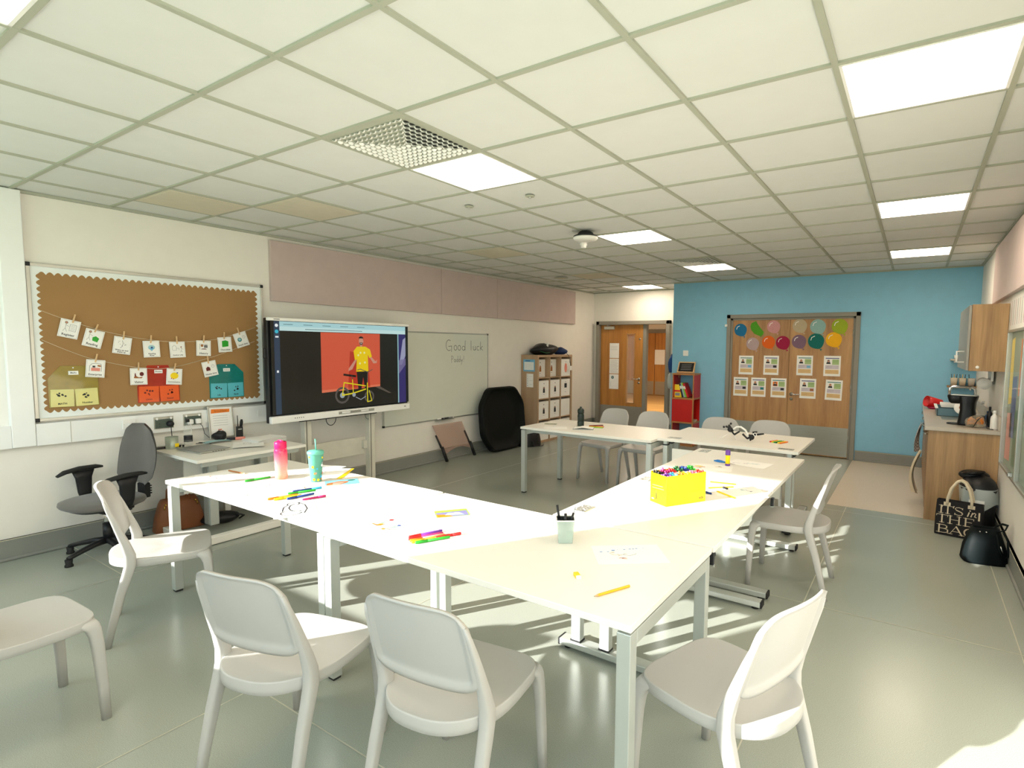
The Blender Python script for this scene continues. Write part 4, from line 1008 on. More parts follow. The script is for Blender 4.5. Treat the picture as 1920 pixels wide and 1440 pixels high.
for j in range(4):
    for i in range(3):
        y = BY0+th+i*(cw+.016)+cw/2; z = th+j*(chh+.016)
        back = .09 if j == 3 and i < 2 else .012
        if j == 3: y += (.0 if i < 2 else 0)
        t2 = thing('storage_box', 'white '+names[j*3+i], 'storage box', T(BX1-back, y, z), 'white storage boxes in the cube bookcase')
        b = MB(); w_, h_, d_ = cw-.03, chh-.04, .29-(back-.012)
        b.box((-d_/2, 0, h_/2), (d_, w_, h_), 'paper', bev=.003); obj('body', b, t2)
        if (i, j) in pics:
            k = pics[(i, j)]; mk = 'ink' if k == 'ink' else col(k)
            b = MB(RY(90) @ RZ(90)); F = T(0, 0, 0)
            zc = h_*.48
            def pt(yy, zz): return (yy, zz)
            rr = random.Random(i*7+j)
            if (i, j) == (2, 3): b.disc(.0, zc, .045, mk, .0015, 18, .085); 
            elif (i, j) == (2, 2): b.poly([(-.04, zc), (.04, zc), (.04, zc+.08), (-.04, zc+.08)], mk, .0015)
            else:
                b.disc(.0, zc+.03, .022, mk, .0015, 12); b.poly([(-.03, zc-.05), (.03, zc-.05), (.025, zc+.02), (-.025, zc+.02)], mk, .0017); b.disc(.0, zc+.035, .012, col('skin'), .002, 8)
            b.line([(-.02, zc-.075), (.02, zc-.075)], .006, col('grey'), .0016); b.disc(0, h_-.05, .009, 'ink', .0017, 10)
            obj('label_card', b, t2)
# papers on the bookcase side (faces -y)
for x, z, w_, h_, k, lab in ((-3.86, 1.30, .235, .20, 0, 'blue bordered timetable poster on the side of the cube bookcase'), (-3.84, 1.05, .135, .225, 1, 'white list sheet below the blue poster on the bookcase side')):
    t2 = thing('poster', lab, 'poster', BW(x, z, BY0, 0)); b = MB()
    b.box((0, 0, .001), (w_, h_, .001), col('sky') if k == 0 else 'paper'); obj('sheet', b, t2)
    b = MB()
    if k == 0:
        b.poly([(-w_*.42, -h_*.38), (w_*.42, -h_*.38), (w_*.42, h_*.28), (-w_*.42, h_*.28)], 'paper', .0018)
        for q_ in range(5): b.line([(-w_*.42, -h_*.38+q_*h_*.13), (w_*.42, -h_*.38+q_*h_*.13)], .002, col('sky'), .0021)
        for q_ in range(6): b.line([(-w_*.42+q_*w_*.168, -h_*.38), (-w_*.42+q_*w_*.168, h_*.28)], .002, col('sky'), .0021)
        b.line([(-w_*.3, h_*.38), (w_*.1, h_*.38)], .01, col('navy'), .0018)
    else:
        for q_ in range(7): b.disc(-w_*.36, h_*.4-q_*h_*.13, .006, 'ink', .0018, 8)
        for q_ in range(3): b.line([(-w_*.1, h_*.3-q_*h_*.3), (w_*.4, h_*.3-q_*h_*.3)], .002, col('grey'), .0018)
    obj('print', b, t2)
# bags on the bookcase
def lump(b, c, r, m_, seed=0, amp=.12, mx=None):
    rr = random.Random(seed); ph = [rr.uniform(0, 6.28) for _ in range(6)]
    def f(u, v):
        a = 2*math.pi*u; t_ = math.pi*v
        k = 1+amp*(math.sin(2*a+ph[0])*math.sin(t_)+.6*math.sin(3*a+ph[1]+2*t_)+.5*math.sin(4*t_+ph[2]+a))
        x = c[0]+r[0]*math.sin(t_)*math.cos(a)*k; y = c[1]+r[1]*math.sin(t_)*math.sin(a)*k; z = c[2]+r[2]*math.cos(t_)*k
        return Vector((x, y, max(z, c[2]-r[2]*.8)))
    b.grid(f, 32, 18, m_, mx)
t = thing('sports_bag', 'black sports bag with white and green marks on top of the cube bookcase', 'bag', T(-3.84, 6.60, BH))
b = MB(); lump(b, (0, 0, .085), (.15, .36, .105), 'black', 3, .1); obj('body', b, t)
b = MB(); b.tube([(.13, -.1, .1), (.10, -.04, .19), (.08, -.0, .2)], [.012, .02, .012], 'white', flat=.3); obj('stripe', b, t)
b = MB(); b.tube([(.14, .1, .05), (.15, -.15, .03), (.13, -.3, .06)], .006, col('dkgreen')); obj('piping', b, t)
t = thing('blue_bag', 'dark blue bag with a hanging cord on the far end of the bookcase', 'bag', T(-3.84, 7.10, BH))
b = MB(); lump(b, (0, 0, .06), (.14, .14, .07), mat('bag_navy', '17305e', .7, var=.1), 9, .08); obj('body', b, t)
b = MB(); b.tube([(.13, .0, .04), (.175, .03, -.02), (.178, .1, -.2), (.176, .06, -.12)], .004, 'ink', n=6); b.box((.178, .1, -.24), (.004, .07, .08), 'paper'); obj('cord', b, t)

# ------------------------------------------------------------------ alcove door papers, hanging bags
for z, lab in ((1.548, 'top sheet of the three white papers on the alcove door'), (1.238, 'middle sheet of the three white papers on the alcove door'), (.928, 'bottom sheet with a round mark of the three papers on the alcove door')):
    t = thing('door_paper', lab, 'paper', BW(-3.54, z, YA-.0225), 'papers on the alcove door')
    b = MB(); b.box((0, 0, .001), (.208, .297, .0015), 'paper'); obj('sheet', b, t)
    b = MB()
    if z > 1.4: [b.line([(-.08, .08-k*.03), (.07, .08-k*.03)], .003, col('grey'), .002) for k in range(3)]
    elif z > 1.1: [b.line([(-.085, .12-k*.03), (.085-.02*(k % 2), .12-k*.03)], .004, col('grey'), .002) for k in range(9)]
    else: b.disc(-.03, .085, .032, col('teal'), .002, 16); b.disc(-.03, .085, .022, col('grey'), .0022, 16); b.line([(-.07, .0), (-.07, -.1)], .003, col('grey'), .002)
    obj('print', b, t)
for y, z0_, r, c, lab, sd_ in ((8.22, 1.33, (.07, .09, .20), 'black', 'black bag hanging on the side wall by the alcove door', 1), (7.98, 1.32, (.07, .09, .17), 'navyb', 'blue bag hanging beside the alcove door opening', 5), (8.02, 1.03, (.08, .11, .17), 'wh', 'pale bag hanging below the blue one by the alcove door', 8)):
    m_ = {'black': M['black'], 'navyb': mat('bag_blue', '1f4a86', .7, var=.1), 'wh': mat('bag_pale', 'c6c9c2', .75, var=.06)}[c]
    t = thing('hanging_bag', lab, 'bag', T(-2.06, y, z0_)); b = MB(); lump(b, (0, 0, 0), r, m_, sd_, .1); obj('body', b, t)
    b = MB(); b.tube([(.06, -.04, .28 if c != 'wh' else .1), (.0, -.05, .12), (.02, .05, .12), (.06, .03, .28 if c != 'wh' else .1)], .006, m_, n=6); obj('strap', b, t)
b = MB(); b.box((XE-.008, 8.03, 1.62), (.016, .4, .05), 'white'); [b.tube([(XE-.016, y, 1.62), (XE-.05, y, 1.61), (XE-.055, y, 1.63)], .005, 'chrome', n=6) for y in (7.96, 8.1)]; tag(obj('coat_hooks', b), 'white coat hook rail on the side wall by the alcove door', 'coat hooks')

# ------------------------------------------------------------------ blue wall: balloons and sheets on the double door, thermostat
BAL = [('blue', 'blue', -.849, 1.904, 1, 'glossy blue'), ('green', 'green', -.595, 1.915, .6, 'curved green'), ('pink', 'pinkpale', -.348, 1.948, 1, 'pale pink'), ('beige', 'beige', .028, 1.956, 1.05, 'beige'), ('ltblue', 'ltblue', .279, 1.943, 1.1, 'pale blue'),
       ('lime', 'lime', .569, 1.943, 1.1, 'lime green'), ('lilac', 'lilac', -.654, 1.683, 1, 'pale lilac'), ('orange', 'orange', -.415, 1.71, 1, 'orange'), ('crimson', 'crimson', -.204, 1.702, 1.05, 'crimson'), ('purple', 'mauve', .026, 1.72, 1.05, 'mauve'), ('teal', 'teal', .262, 1.728, 1.15, 'dark teal'), ('yellow', 'yellow', .499, 1.749, 1.1, 'yellow')]
BC = {'blue': '1c6f9c', 'green': '4f9a22', 'pinkpale': 'c99191', 'beige': 'b8a98c', 'ltblue': '8fb5b0', 'lime': '9aae2a', 'lilac': 'b09c9c', 'orange': 'e0651a', 'crimson': '9b1540', 'mauve': '7d6275', 'teal': '0f6a62', 'yellow': 'f0b41c'}
for nm, cc, x, z, s, lb in BAL:
    t = thing('paper_balloon', lb+' paper balloon on the oak double door', 'balloon', BW(x, z, YB+.0215), 'paper balloons on the double door')
    P = []
    for k in range(32):
        a = 2*math.pi*k/32; u = math.cos(a); v = math.sin(a); tt = (1-v)/2
        w_ = .098*u*(1 if v > 0 else (1-.35*v*v)); h_ = .105*v
        P.append((w_, h_))
    P = [(p[0]*math.cos(.5)-p[1]*math.sin(.5), p[0]*math.sin(.5)+p[1]*math.cos(.5)) for p in P]
    if s < 1: P = [(-.09, .1), (-.02, .13), (.0, .09), (.05, .02), (.1, -.04), (.09, -.09), (.04, -.105), (-.04, -.07), (-.09, -.01), (-.105, .05)]; sc_ = 1.0
    else: sc_ = s
    P = [(p[0]*sc_, p[1]*sc_) for p in P]
    mt = mat('balloon_'+cc, BC[cc], .5, var=.05, scale=60, spec=.2)
    b = MB(); b.poly(P, mt, .0, th=.003); b.poly([(.045*sc_, -.095*sc_), (.075*sc_, -.10*sc_), (.058*sc_, -.125*sc_)], mt, .001, th=.002); obj('balloon', b, t)
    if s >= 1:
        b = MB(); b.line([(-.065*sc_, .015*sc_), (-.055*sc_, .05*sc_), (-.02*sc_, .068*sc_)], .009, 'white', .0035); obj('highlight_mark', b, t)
PAP = [(-.747, 1.349), (-.366, 1.355), (.117, 1.364), (.491, 1.365), (-.82, 1.002), (-.545, 1.004), (-.244, 1.007), (.175, 1.017), (.528, 1.01)]
pl = ['top row, first from the left', 'top row, second from the left', 'top row, third from the left', 'top row, fourth from the left', 'bottom row, first from the left', 'bottom row, second from the left', 'bottom row, third with orange photo', 'bottom row, fourth beside the handle', 'bottom row, fifth and rightmost']
for k, (x, z) in enumerate(PAP):
    t = thing('profile_sheet', 'printed sheet with a small portrait on the double door, '+pl[k], 'paper', BW(x, z, YB+.0215, 0, -1.5 if k == 8 else 0), 'printed sheets on the double door')
    b = MB(); b.box((0, 0, .001), (.225, .3, .0015), 'paper'); obj('sheet', b, t)
    b = MB(); z_ = .002
    b.poly([(-.09, .108), (.09, .108), (.09, .12), (-.09, .12)], col('navy') if k % 2 else col('teal'), z_)
    b.poly([(0, .02), (.09, .02), (.09, .098), (0, .098)], mat('print_green', 'a9c285', .6), z_)
    b.poly([(-.09, -.045), (.09, -.045), (.09, .012), (-.09, .012)], mat('print_lilac', 'cfc5cc', .6), z_)
    b.poly([(-.09, -.115), (.09, -.115), (.09, -.055), (-.09, -.055)], mat('print_sand', 'e0bf86', .6), z_)
    if k == 6: b.poly([(-.085, .025), (-.015, .025), (-.015, .095), (-.085, .095)], col('orange'), z_+.0002)
    b.poly([(-.08, .03), (-.02, .03), (-.028, .058), (-.072, .058)], 'ink', z_+.0004); b.disc(-.05, .072, .017, col('brown') if k % 3 else 'ink', z_+.0006, 14, .02); b.disc(-.05, .068, .012, col('skin'), z_+.0008, 12, .014)
    if k not in (3, 8): b.poly([(.03, -.035), (.08, -.035), (.08, .0), (.03, .0)], [col('sky'), 'ink', col('sky'), 'ink', 'ink', col('teal'), 'ink', col('brown'), 'ink'][k], z_+.0004)
    for q_ in range(3): b.line([(-.08, -.068-q_*.016), (.08, -.068-q_*.016)], .002, col('brown'), z_+.0004); b.line([(-.08, .0-q_*.012), (-.0, .0-q_*.012)], .0015, col('grey'), z_+.0004); b.line([(.01, .09-q_*.014), (.08, .09-q_*.014)], .002, col('dkgreen'), z_+.0004)
    obj('print', b, t)
b = MB(); b.box((0, 0, .009), (.088, .092, .018), 'white', bev=.004); b.box((0, 0, .019), (.03, .05, .003), 'white', bev=.001); tag(obj('wall_switch', b, None, BW(-1.74, 1.525)), 'white square wall plate on the blue wall above the red shelf', 'switch')

# ------------------------------------------------------------------ red cube shelf with books and a small blackboard
RX0, RX1, RYF, RYB, th = -1.835, -1.468, 7.44, 7.765, .02
t = thing('red_shelf', 'stack of red cube shelves with wooden edges at the left end of the blue wall', 'shelf', T(0, 0, 0))
def rbox(name, a, c, m_):
    b = MB(); b.box(((a[0]+c[0])/2, (a[1]+c[1])/2, (a[2]+c[2])/2), (c[0]-a[0], c[1]-a[1], c[2]-a[2]), m_, bev=.001); return obj(name, b, t)
for z in (0, .375, .77, 1.17): rbox('shelf_board', (RX0-.005, RYF-.003, z), (RX1+.005, RYB, z+.025), 'ply_edge')
for z0_, z1_, kind in ((.025, .375, 'open'), (.40, .77, 'front'), (.795, 1.17, 'open')):
    if kind == 'open':
        for xx in (RX0, RX1-th): rbox('side_panel', (xx, RYF+.002, z0_), (xx+th, RYB-.002, z1_), 'red_ply')
        for xx in (RX0, RX1-th): rbox('edge_strip', (xx, RYF-.002, z0_), (xx+th, RYF+.002, z1_), 'ply_edge')
    else:
        rbox('front_panel', (RX0, RYF, z0_), (RX1-th, RYF+th, z1_), 'red_ply'); rbox('back_panel', (RX0, RYB-th, z0_), (RX1, RYB, z1_), 'red_ply')
        rbox('side_panel', (RX0, RYF+th, z0_), (RX0+th, RYB-th, z1_), 'red_ply'); rbox('edge_strip', (RX1-th, RYF-.001, z0_), (RX1, RYF+th, z1_), 'ply_edge')
b = MB(); b.box((0, 0, .012), (.12, .2, .024), col('beige'), RZ(8)); tag(obj('book', b, None, T(-1.54, 7.62, .40)), 'thin pale book lying in the open side of the middle red cube', 'book')
BK = [(-1.775, 0, .21, .155, .03, 'yellow', 'yellow and red book facing out on the top red cube', 5), (-1.675, 14, .24, .03, .17, 'ink', 'dark narrow book leaning next to the yellow one', 0), (-1.645, 17, .245, .02, .18, 'ltblue', 'pale blue book leaning in the top red cube', 0), (-1.615, 19, .25, .026, .18, 'lime', 'green spined book leaning in the top red cube', 0), (-1.580, 22, .245, .03, .19, 'red', 'red book leaning last on the right in the top cube', 0)]
for x, a, h_, w_, d_, c, lab, a2 in BK:
    t2 = thing('book', lab, 'book', T(x, 7.50, .797+(math.sin(R(a))*w_/2)) @ RY(-a) @ RZ(a2), 'books in the top red cube')
    b = MB()
    mk = 'ink' if c == 'ink' else col(c)
    if w_ > .1: b.box((0, .015, h_/2), (w_, .03, h_), mk, bev=.001); b.box((0, -.0015, h_*.5), (w_*.9, .002, h_*.14), col('red')); b.box((.01, -.0015, h_*.24), (w_*.5, .002, h_*.22), col('grey'))
    else: b.box((0, d_/2, h_/2), (w_, d_, h_), mk, bev=.001); b.box((0, -.001, h_*.7), (w_*.7, .002, h_*.2), 'paper')
    obj('cover', b, t2)
    b = MB(); b.box((0, .002+(.015 if w_ > .1 else d_/2), h_/2+.002), (w_*.8 if w_ < .1 else w_*.98, .024 if w_ > .1 else d_*.98, h_-.002), 'paper'); obj('pages', b, t2)
t2 = thing('small_blackboard', 'small framed blackboard standing tilted on top of the red shelf', 'blackboard', T(-1.65, 7.52, 1.205) @ RX(-28))
b = MB(); b.box((0, 0, .10), (.25, .006, .16), 'black'); rr = random.Random(3)
for k in range(4): b.raw([(-.09+rr.uniform(0, .02), -.0045, .15-k*.03), (.08+rr.uniform(0, .02), -.0045, .155-k*.03), (.08, -.0045, .148-k*.03), (-.09, -.0045, .143-k*.03)], [[0, 1, 2, 3]], col('grey'))
obj('board', b, t2)
b = MB()
for s in (-1, 1): b.box((s*.135, 0, .10), (.018, .014, .2), 'pencil_wood', bev=.002); b.box((0, 0, .10+s*.09), (.27, .014, .018), 'pencil_wood', bev=.002)
obj('frame', b, t2)
b = MB()
for s in (-1, 1): b.tube([(s*.13, .01, .17), (s*.13, .10, -.045)], .005, 'pencil_wood', n=6)
obj('leg', b, t2)

# ------------------------------------------------------------------ kitchen unit
KX, KY = 1.655, 5.0
t = thing('kitchen_base_unit', 'wood effect kitchen base unit with end panel at the right wall', 'kitchen unit', T(0, 0, 0))
b = MB(); b.box(((KX+XR)/2, KY+.01, .428), (XR-KX-.005, .02, .856), 'walnut', bev=.001); obj('end_panel', b, t)
b = MB(); b.box(((KX+.02+XR)/2, (KY+.02+YB)/2, .475), (XR-KX-.03, YB-KY-.03, .75), 'walnut'); obj('carcass', b, t)
b = MB(); b.box((KX+.07, (KY+.02+YB)/2, .05), (.02, YB-KY-.04, .1), 'skirting'); obj('plinth', b, t)
nd = 4; dw = (YB-KY-.03)/nd
for k in range(nd):
    y0 = KY+.022+k*dw
    b = MB(); b.box((KX+.01, y0+dw/2, .48), (.02, dw-.006, .74), 'walnut', bev=.0015); dr = obj('door', b, t)
    b = MB(); b.tube([(KX, y0+dw*.2, .80), (KX-.03, y0+dw*.2, .80), (KX-.03, y0+dw*.5, .80), (KX, y0+dw*.5, .80)], .006, 'chrome', n=8); obj('handle', b, dr)
b = MB(); b.box(((KX-.03+XR)/2, (KY-.02+YB)/2, .875), (XR-KX+.03-.002, YB-KY+.02, .035), 'worktop', bev=.004); tag(obj('worktop', b), 'light grey kitchen worktop at the right', 'worktop')
b = MB(); b.box((XR-.012, (KY+YB)/2, .955), (.018, YB-KY-.01, .12), 'worktop', bev=.002); tag(obj('splashback', b), 'low grey upstand behind the kitchen worktop', 'upstand')
t = thing('kitchen_wall_cabinet', 'wood effect wall cabinet with grey door above the kitchen worktop', 'wall cabinet', T(0, 0, 0))
b = MB(); b.box((2.058, 5.6, 1.725), (.262, 1.2, .60), 'walnut', bev=.002); obj('body', b, t)
b = MB(); b.box((1.915, 5.6, 1.725), (.02, 1.19, .59), mat('door_grey', '9c9a92', .4), bev=.002); dr = obj('door', b, t)
b = MB(); b.tube([(1.905, 5.25, 1.50), (1.845, 5.25, 1.50), (1.845, 5.25, 1.60), (1.905, 5.25, 1.60)], .008, 'white', n=8); obj('handle', b, dr)
b = MB(); b.disc(0, 0, .012, 'white', 0, 12); b.lathe([(.014, 0), (.012, .004)], 'white'); o = obj('cover_cap', b, t, BW(1.99, 1.46, 4.999))
# towels hanging at the front
for y, z1, w_, h_, c, lab, sd_ in ((5.75, .84, .26, .30, 'checked', 'checked tea towel hanging on the front of the kitchen unit', 2), (5.35, .60, .22, .42, 'plain', 'cream cloth hanging low on the front of the kitchen unit', 4)):
    if c == 'checked':
        m_ = bpy.data.materials.new('towel_checked'); m_.use_nodes = True; nt2 = m_.node_tree; tc2 = nt2.nodes.new('ShaderNodeTexCoord'); ck = nt2.nodes.new('ShaderNodeTexChecker'); ck.inputs['Scale'].default_value = 60
        ck.inputs['Color1'].default_value = (.7, .66, .6, 1); ck.inputs['Color2'].default_value = (.28, .25, .27, 1); nt2.links.new(tc2.outputs['Object'], ck.inputs['Vector']); nt2.links.new(ck.outputs['Color'], nt2.nodes['Principled BSDF'].inputs['Base Color']); nt2.nodes['Principled BSDF'].inputs['Roughness'].default_value = .9
    else: m_ = M['cotton']
    b = MB()
    for off in (0, .012): b.grid(lambda u, v: Vector((KX-.04-off-.022*math.sin(u*9+sd_)*v-.035*math.sin(v*2.2)-(.035*math.sin(v*3) if c == 'plain' else 0), y+(u-.5)*w_*(1-.12*v), z1-h_*v)), 18, 12, m_)
    tag(obj('tea_towel', b), lab, 'towel')
# worktop things
WZ = .8925
t = thing('coffee_machine', 'tall glossy black coffee machine on the worktop', 'coffee machine', T(1.965, 5.35, WZ) @ RZ(-12))
b = MB(); b.column([(.0, .0, 0, .075, .08), (.0, .0, .02, .072, .078), (.0, .0, .15, .058, .07), (.0, .0, .22, .062, .072), (.0, .0, .275, .078, .08), (.0, .0, .285, .076, .078)], 'black_gloss', n=28, pw=4); obj('body', b, t)
b = MB(); b.column([(-.095, 0, .205, .04, .05), (-.09, 0, .22, .06, .06), (-.08, 0, .275, .085, .072), (-.08, 0, .286, .083, .07)], 'black_gloss', n=24, pw=4); obj('brew_head', b, t)
b = MB(); b.column([(-.09, 0, 0, .07, .06), (-.09, 0, .012, .07, .06)], 'black', n=24, pw=3); obj('drip_tray', b, t)
b = MB(); b.box((-.03, 0, .288), (.2, .13, .006), 'alu', bev=.002); obj('lid', b, t)
t = thing('red_cup', 'red plastic tumbler lying on its side at the back of the worktop', 'cup', T(1.735, 7.0, WZ+.075) @ RZ(-150) @ RY(80))
b = MB(); b.lathe([(.045, -.09), (.05, -.085), (.068, .09), (.064, .09), (.046, -.08)], col('red'), n=24, cap=False); b.lathe([(.045, -.09), (.001, -.088)], col('red'), cap=False); obj('body', b, t)
t = thing('red_plate', 'pink red bowl under the lying red tumbler on the worktop', 'bowl', T(1.74, 6.93, WZ)); b = MB(); b.lathe([(.05, 0), (.085, .03), (.082, .03), (.048, .004)], col('crimson'), n=24); obj('body', b, t)
t = thing('dish_tray', 'blue grey tray of washing up on the kitchen worktop', 'tray', T(1.90, 6.35, WZ))
b = MB(); b.box((0, 0, .006), (.3, .52, .012), 'black', bev=.003)
for s in (-1, 1): b.box((s*.15, 0, .045), (.01, .54, .08), mat('tray_blue', '5d7f8c', .3), bev=.003); b.box((0, s*.265, .045), (.31, .01, .08), mat('tray_blue', '5d7f8c', .3), bev=.003)
b.box((-.16, 0, .088), (.03, .56, .008), 'white', bev=.002); obj('body', b, t)
b = MB()
for k in range(7): b.box((-.02, -.22+k*.06, .11), (.2, .012, .03), 'white', RX(0), bev=.002)
obj('rack', b, t)
t = thing('food_tub', 'round pale tub lid leaning in the dish tray', 'lid', T(1.97, 6.05, WZ+.10) @ RX(60)); b = MB(); b.lathe([(.075, 0), (.08, .01), (.06, .016)], 'white', n=24); b.disc(0, 0, .035, col('brown'), .0175, 16); obj('body', b, t)
t = thing('kitchen_tap', 'chrome kitchen tap with a square bend over the sink', 'tap', T(2.06, 5.95, WZ))
b = MB(); b.lathe([(.025, 0), (.025, .03), (.014, .035)], 'chrome'); b.tube([(0, 0, .02), (0, 0, .30), (-.01, 0, .325), (-.04, 0, .335), (-.19, 0, .335), (-.215, 0, .325), (-.22, 0, .30), (-.22, 0, .255)], .0125, 'chrome', n=12); obj('spout', b, t)
b = MB(); b.tube([(.01, 0, .05), (.01, -.07, .07)], .007, 'chrome'); obj('lever', b, t)
b = MB(); b.box((1.96, 5.95, WZ+.0012), (.36, .5, .0024), 'steel', bev=.001); tag(obj('sink', b), 'stainless steel sink set in the worktop behind the coffee machine', 'sink')
for x, y, r, h_, c, lab in ((2.10, 5.62, .035, .22, 'clearb', 'clear plastic bottle beside the tap on the worktop'), (2.13, 5.30, .022, .19, 'black', 'small black spray bottle near the wall on the worktop'), (2.14, 5.52, .03, .13, 'blue', 'small blue bottle near the wall on the worktop'), (2.15, 5.14, .028, .17, 'whiteb', 'slim white bottle nearest the wall board on the worktop')):
    m_ = {'clearb': M['clear_thin'], 'black': M['black'], 'blue': mat('bottle_blue', '3c5f86', .3), 'whiteb': M['white']}[c]
    t = thing('bottle', lab, 'bottle', T(x, y, WZ)); b = MB(); b.lathe([(r, 0), (r*1.03, .01), (r, h_*.55), (r*.9, h_*.68), (r*.4, h_*.8), (r*.4, h_*.88)], m_, n=18); obj('body', b, t)
    b = MB(); b.lathe([(r*.45, h_*.86), (r*.45, h_), (r*.2, h_*1.02)], m_ if c != 'clearb' else 'white', n=14); obj('cap', b, t)
t = thing('snack_bag', 'clear bag of orange baked snacks on the worktop', 'food bag', T(2.02, 5.20, WZ))
b = MB(); lump(b, (0, 0, .05), (.085, .09, .06), mat('snack_bag', 'e0d2b8', .15, alpha=.3), 2, .1); obj('bag', b, t)
b = MB(); rr = random.Random(5)
for k in range(16):
    a = rr.uniform(0, 6.28); x, y, z = rr.uniform(-.055, .055), rr.uniform(-.06, .06), .02+rr.uniform(0, .055)
    b.tube([(x-.025*math.cos(a), y-.025*math.sin(a), z), (x, y, z+.012), (x+.025*math.cos(a), y+.025*math.sin(a), z)], [.008, .012, .008], mat('baked', 'c9762c', .5, var=.2, scale=30), n=8)
s_ = obj('snacks', b, t); s_['kind'] = 'stuff'
t = thing('yellow_box', 'flat yellow and black box behind the coffee machine', 'box', T(2.07, 5.70, WZ)); b = MB(); b.box((0, 0, .03), (.16, .2, .05), col('yellow'), bev=.003); b.box((0, 0, .057), (.15, .19, .006), 'black'); obj('body', b, t)
b = MB(); b.tube([(1.98, 5.22, WZ+.008), (2.0, 5.13, WZ+.01), (2.03, 5.08, WZ+.09), (2.07, 5.09, WZ+.12), (2.10, 5.06, WZ+.01), (2.14, 5.04, WZ+.006)], .004, 'black', n=6); tag(obj('power_lead', b), 'black power lead curling in front of the snack bag', 'power lead')
# wall shelves on blue wall
for z, x0, lab in ((1.15, 1.885, 'lower wooden wall shelf with pen pots on the blue wall'), (1.50, 1.90, 'upper small wall shelf on the blue wall beside the cabinet')):
    t = thing('wall_shelf', lab, 'shelf', T(0, 0, 0)); b = MB(); b.box(((x0+XR)/2, YB-.09, z-.012), (XR-x0, .18, .022), 'oak' if z < 1.3 else 'worktop', bev=.002); obj('board', b, t)
    b = MB(); b.box((x0+.05, YB-.07, z-.035), (.012, .13, .03), 'white'); b.box((XR-.06, YB-.07, z-.035), (.012, .13, .03), 'white'); obj('bracket', b, t)
for x, lab in ((1.955, 'cream pen basket at the left on the lower wall shelf'), (2.045, 'cream pen basket next to the first on the lower wall shelf'), (2.14, 'grey basket at the wall end of the lower shelf')):
    t = thing('pen_basket', lab, 'basket', T(x, YB-.09, 1.151), 'baskets on the lower wall shelf')
    b = MB(); b.column([(0, 0, 0, .032, .035), (0, 0, .10, .041, .045), (0, 0, .101, .037, .04), (0, 0, .09, .036, .04)], col('beige') if x < 2.1 else 'worktop', n=20, pw=5); obj('basket', b, t)
    for q_ in range(3 if x < 2.1 else 1):
        b = MB(); b.tube([(-.02+.02*q_, 0, .03), (-.03+.03*q_, -.01, .15)], .004, 'pencil_yellow' if q_ % 2 else 'ink', n=6); obj('pen', b, t)
t = thing('shelf_ornament', 'small pots with red flowers on the upper wall shelf', 'ornament', T(1.965, YB-.09, 1.50)); b = MB(); b.lathe([(.02, 0), (.026, .05), (.022, .05)], 'white', n=14); b.lathe([(.018, 0), (.02, .045)], col('dkgreen'), T(.045, 0, 0), n=12); obj('pot', b, t)
for dx, dz in ((.02, .10), (.05, .15)): b = MB(); b.tube([(dx, 0, .04), (dx, 0, dz)], .002, col('dkgreen'), n=5); b.ball((dx, 0, dz), .013, col('crimson'), u=10, v=6); obj('flower', b, t)
t = thing('paper_towel', 'white paper roll holder under the wall cabinet', 'paper towel', T(2.11, 5.78, 1.28)); b = MB(); b.tube([(0, -.13, 0), (0, .13, 0)], .055, 'paper', n=20); obj('roll', b, t); b = MB(); b.box((.05, 0, .08), (.02, .30, .1), 'white'); obj('holder', b, t)

# ------------------------------------------------------------------ right wall
for y0, y1 in ((1.6, 3.75), (3.76, 6.0)):
    b = MB(); b.box(((y1-y0)/2, 0, .02), (y1-y0, .56, .04), 'acoustic', bev=.004)
    tag(obj('acoustic_panel', b, None, RW(y1, 2.37, XR-.002)), 'pink fabric wall panel high on the right wall, %s' % ('nearest the viewer' if y0 < 2 else 'above the wall cabinet'), 'wall panel', 'pink acoustic panels on the right wall')
t = thing('wall_poster', 'white printed poster on the right wall above the glass fronted board', 'poster', RW(4.45, 1.93, XR-.001))
b = MB(); b.box((0, 0, .001), (.9, .30, .002), 'paper'); obj('sheet', b, t)
b = MB(); rr = random.Random(12)
for k in range(7): b.line([(-.40+k*.11, .1), (-.41+k*.11, -.1)], .012, 'ink' if k % 2 else col('crimson'), .0025)
obj('print', b, t)
t = thing('glass_noticeboard', 'glass fronted noticeboard with aluminium frame on the right wall', 'noticeboard', RW(3.62, 1.22, XR-.001))
b = MB(); b.box((0, 0, .006), (2.04, 1.10, .012), mat('notice_fabric', '8fa08c', .8)); 
for (xa, za, xb, zb, c) in ((-.98, -.05, -.80, .50, 'yellow'), (-.80, -.30, -.55, .2, 'navy'), (-.98, -.5, -.7, -.1, 'salmon'), (-.60, -.5, -.35, -.05, 'dkgreen'), (-.5, .05, -.1, .5, 'orange'), (0, -.4, .4, .4, 'sky'), (.5, -.4, .9, .3, 'lime')): b.poly([(xa, za), (xb, za+.02), (xb-.02, zb), (xa+.01, zb-.02)], col(c), .0125)
obj('backing', b, t)
b = MB()
for s in (-1, 1): b.box((s*1.015, 0, .02), (.022, 1.12, .045), 'alu', bev=.003); b.box((0, s*.55, .02), (2.05, .022, .045), 'alu', bev=.003)
b.box((-.18, 0, .028), (.03, 1.08, .03), 'alu', bev=.003); obj('frame', b, t)
b = MB(); b.box((-.6, 0, .034), (.80, 1.07, .004), 'clear_thin'); obj('glass_pane', b, t); b = MB(); b.box((.42, 0, .034), (1.16, 1.07, .004), 'clear_thin'); obj('glass_pane', b, t)
b = MB(); b.box((-.20, -.50, .06), (.03, .03, .03), 'chrome', bev=.004); obj('lock', b, t)

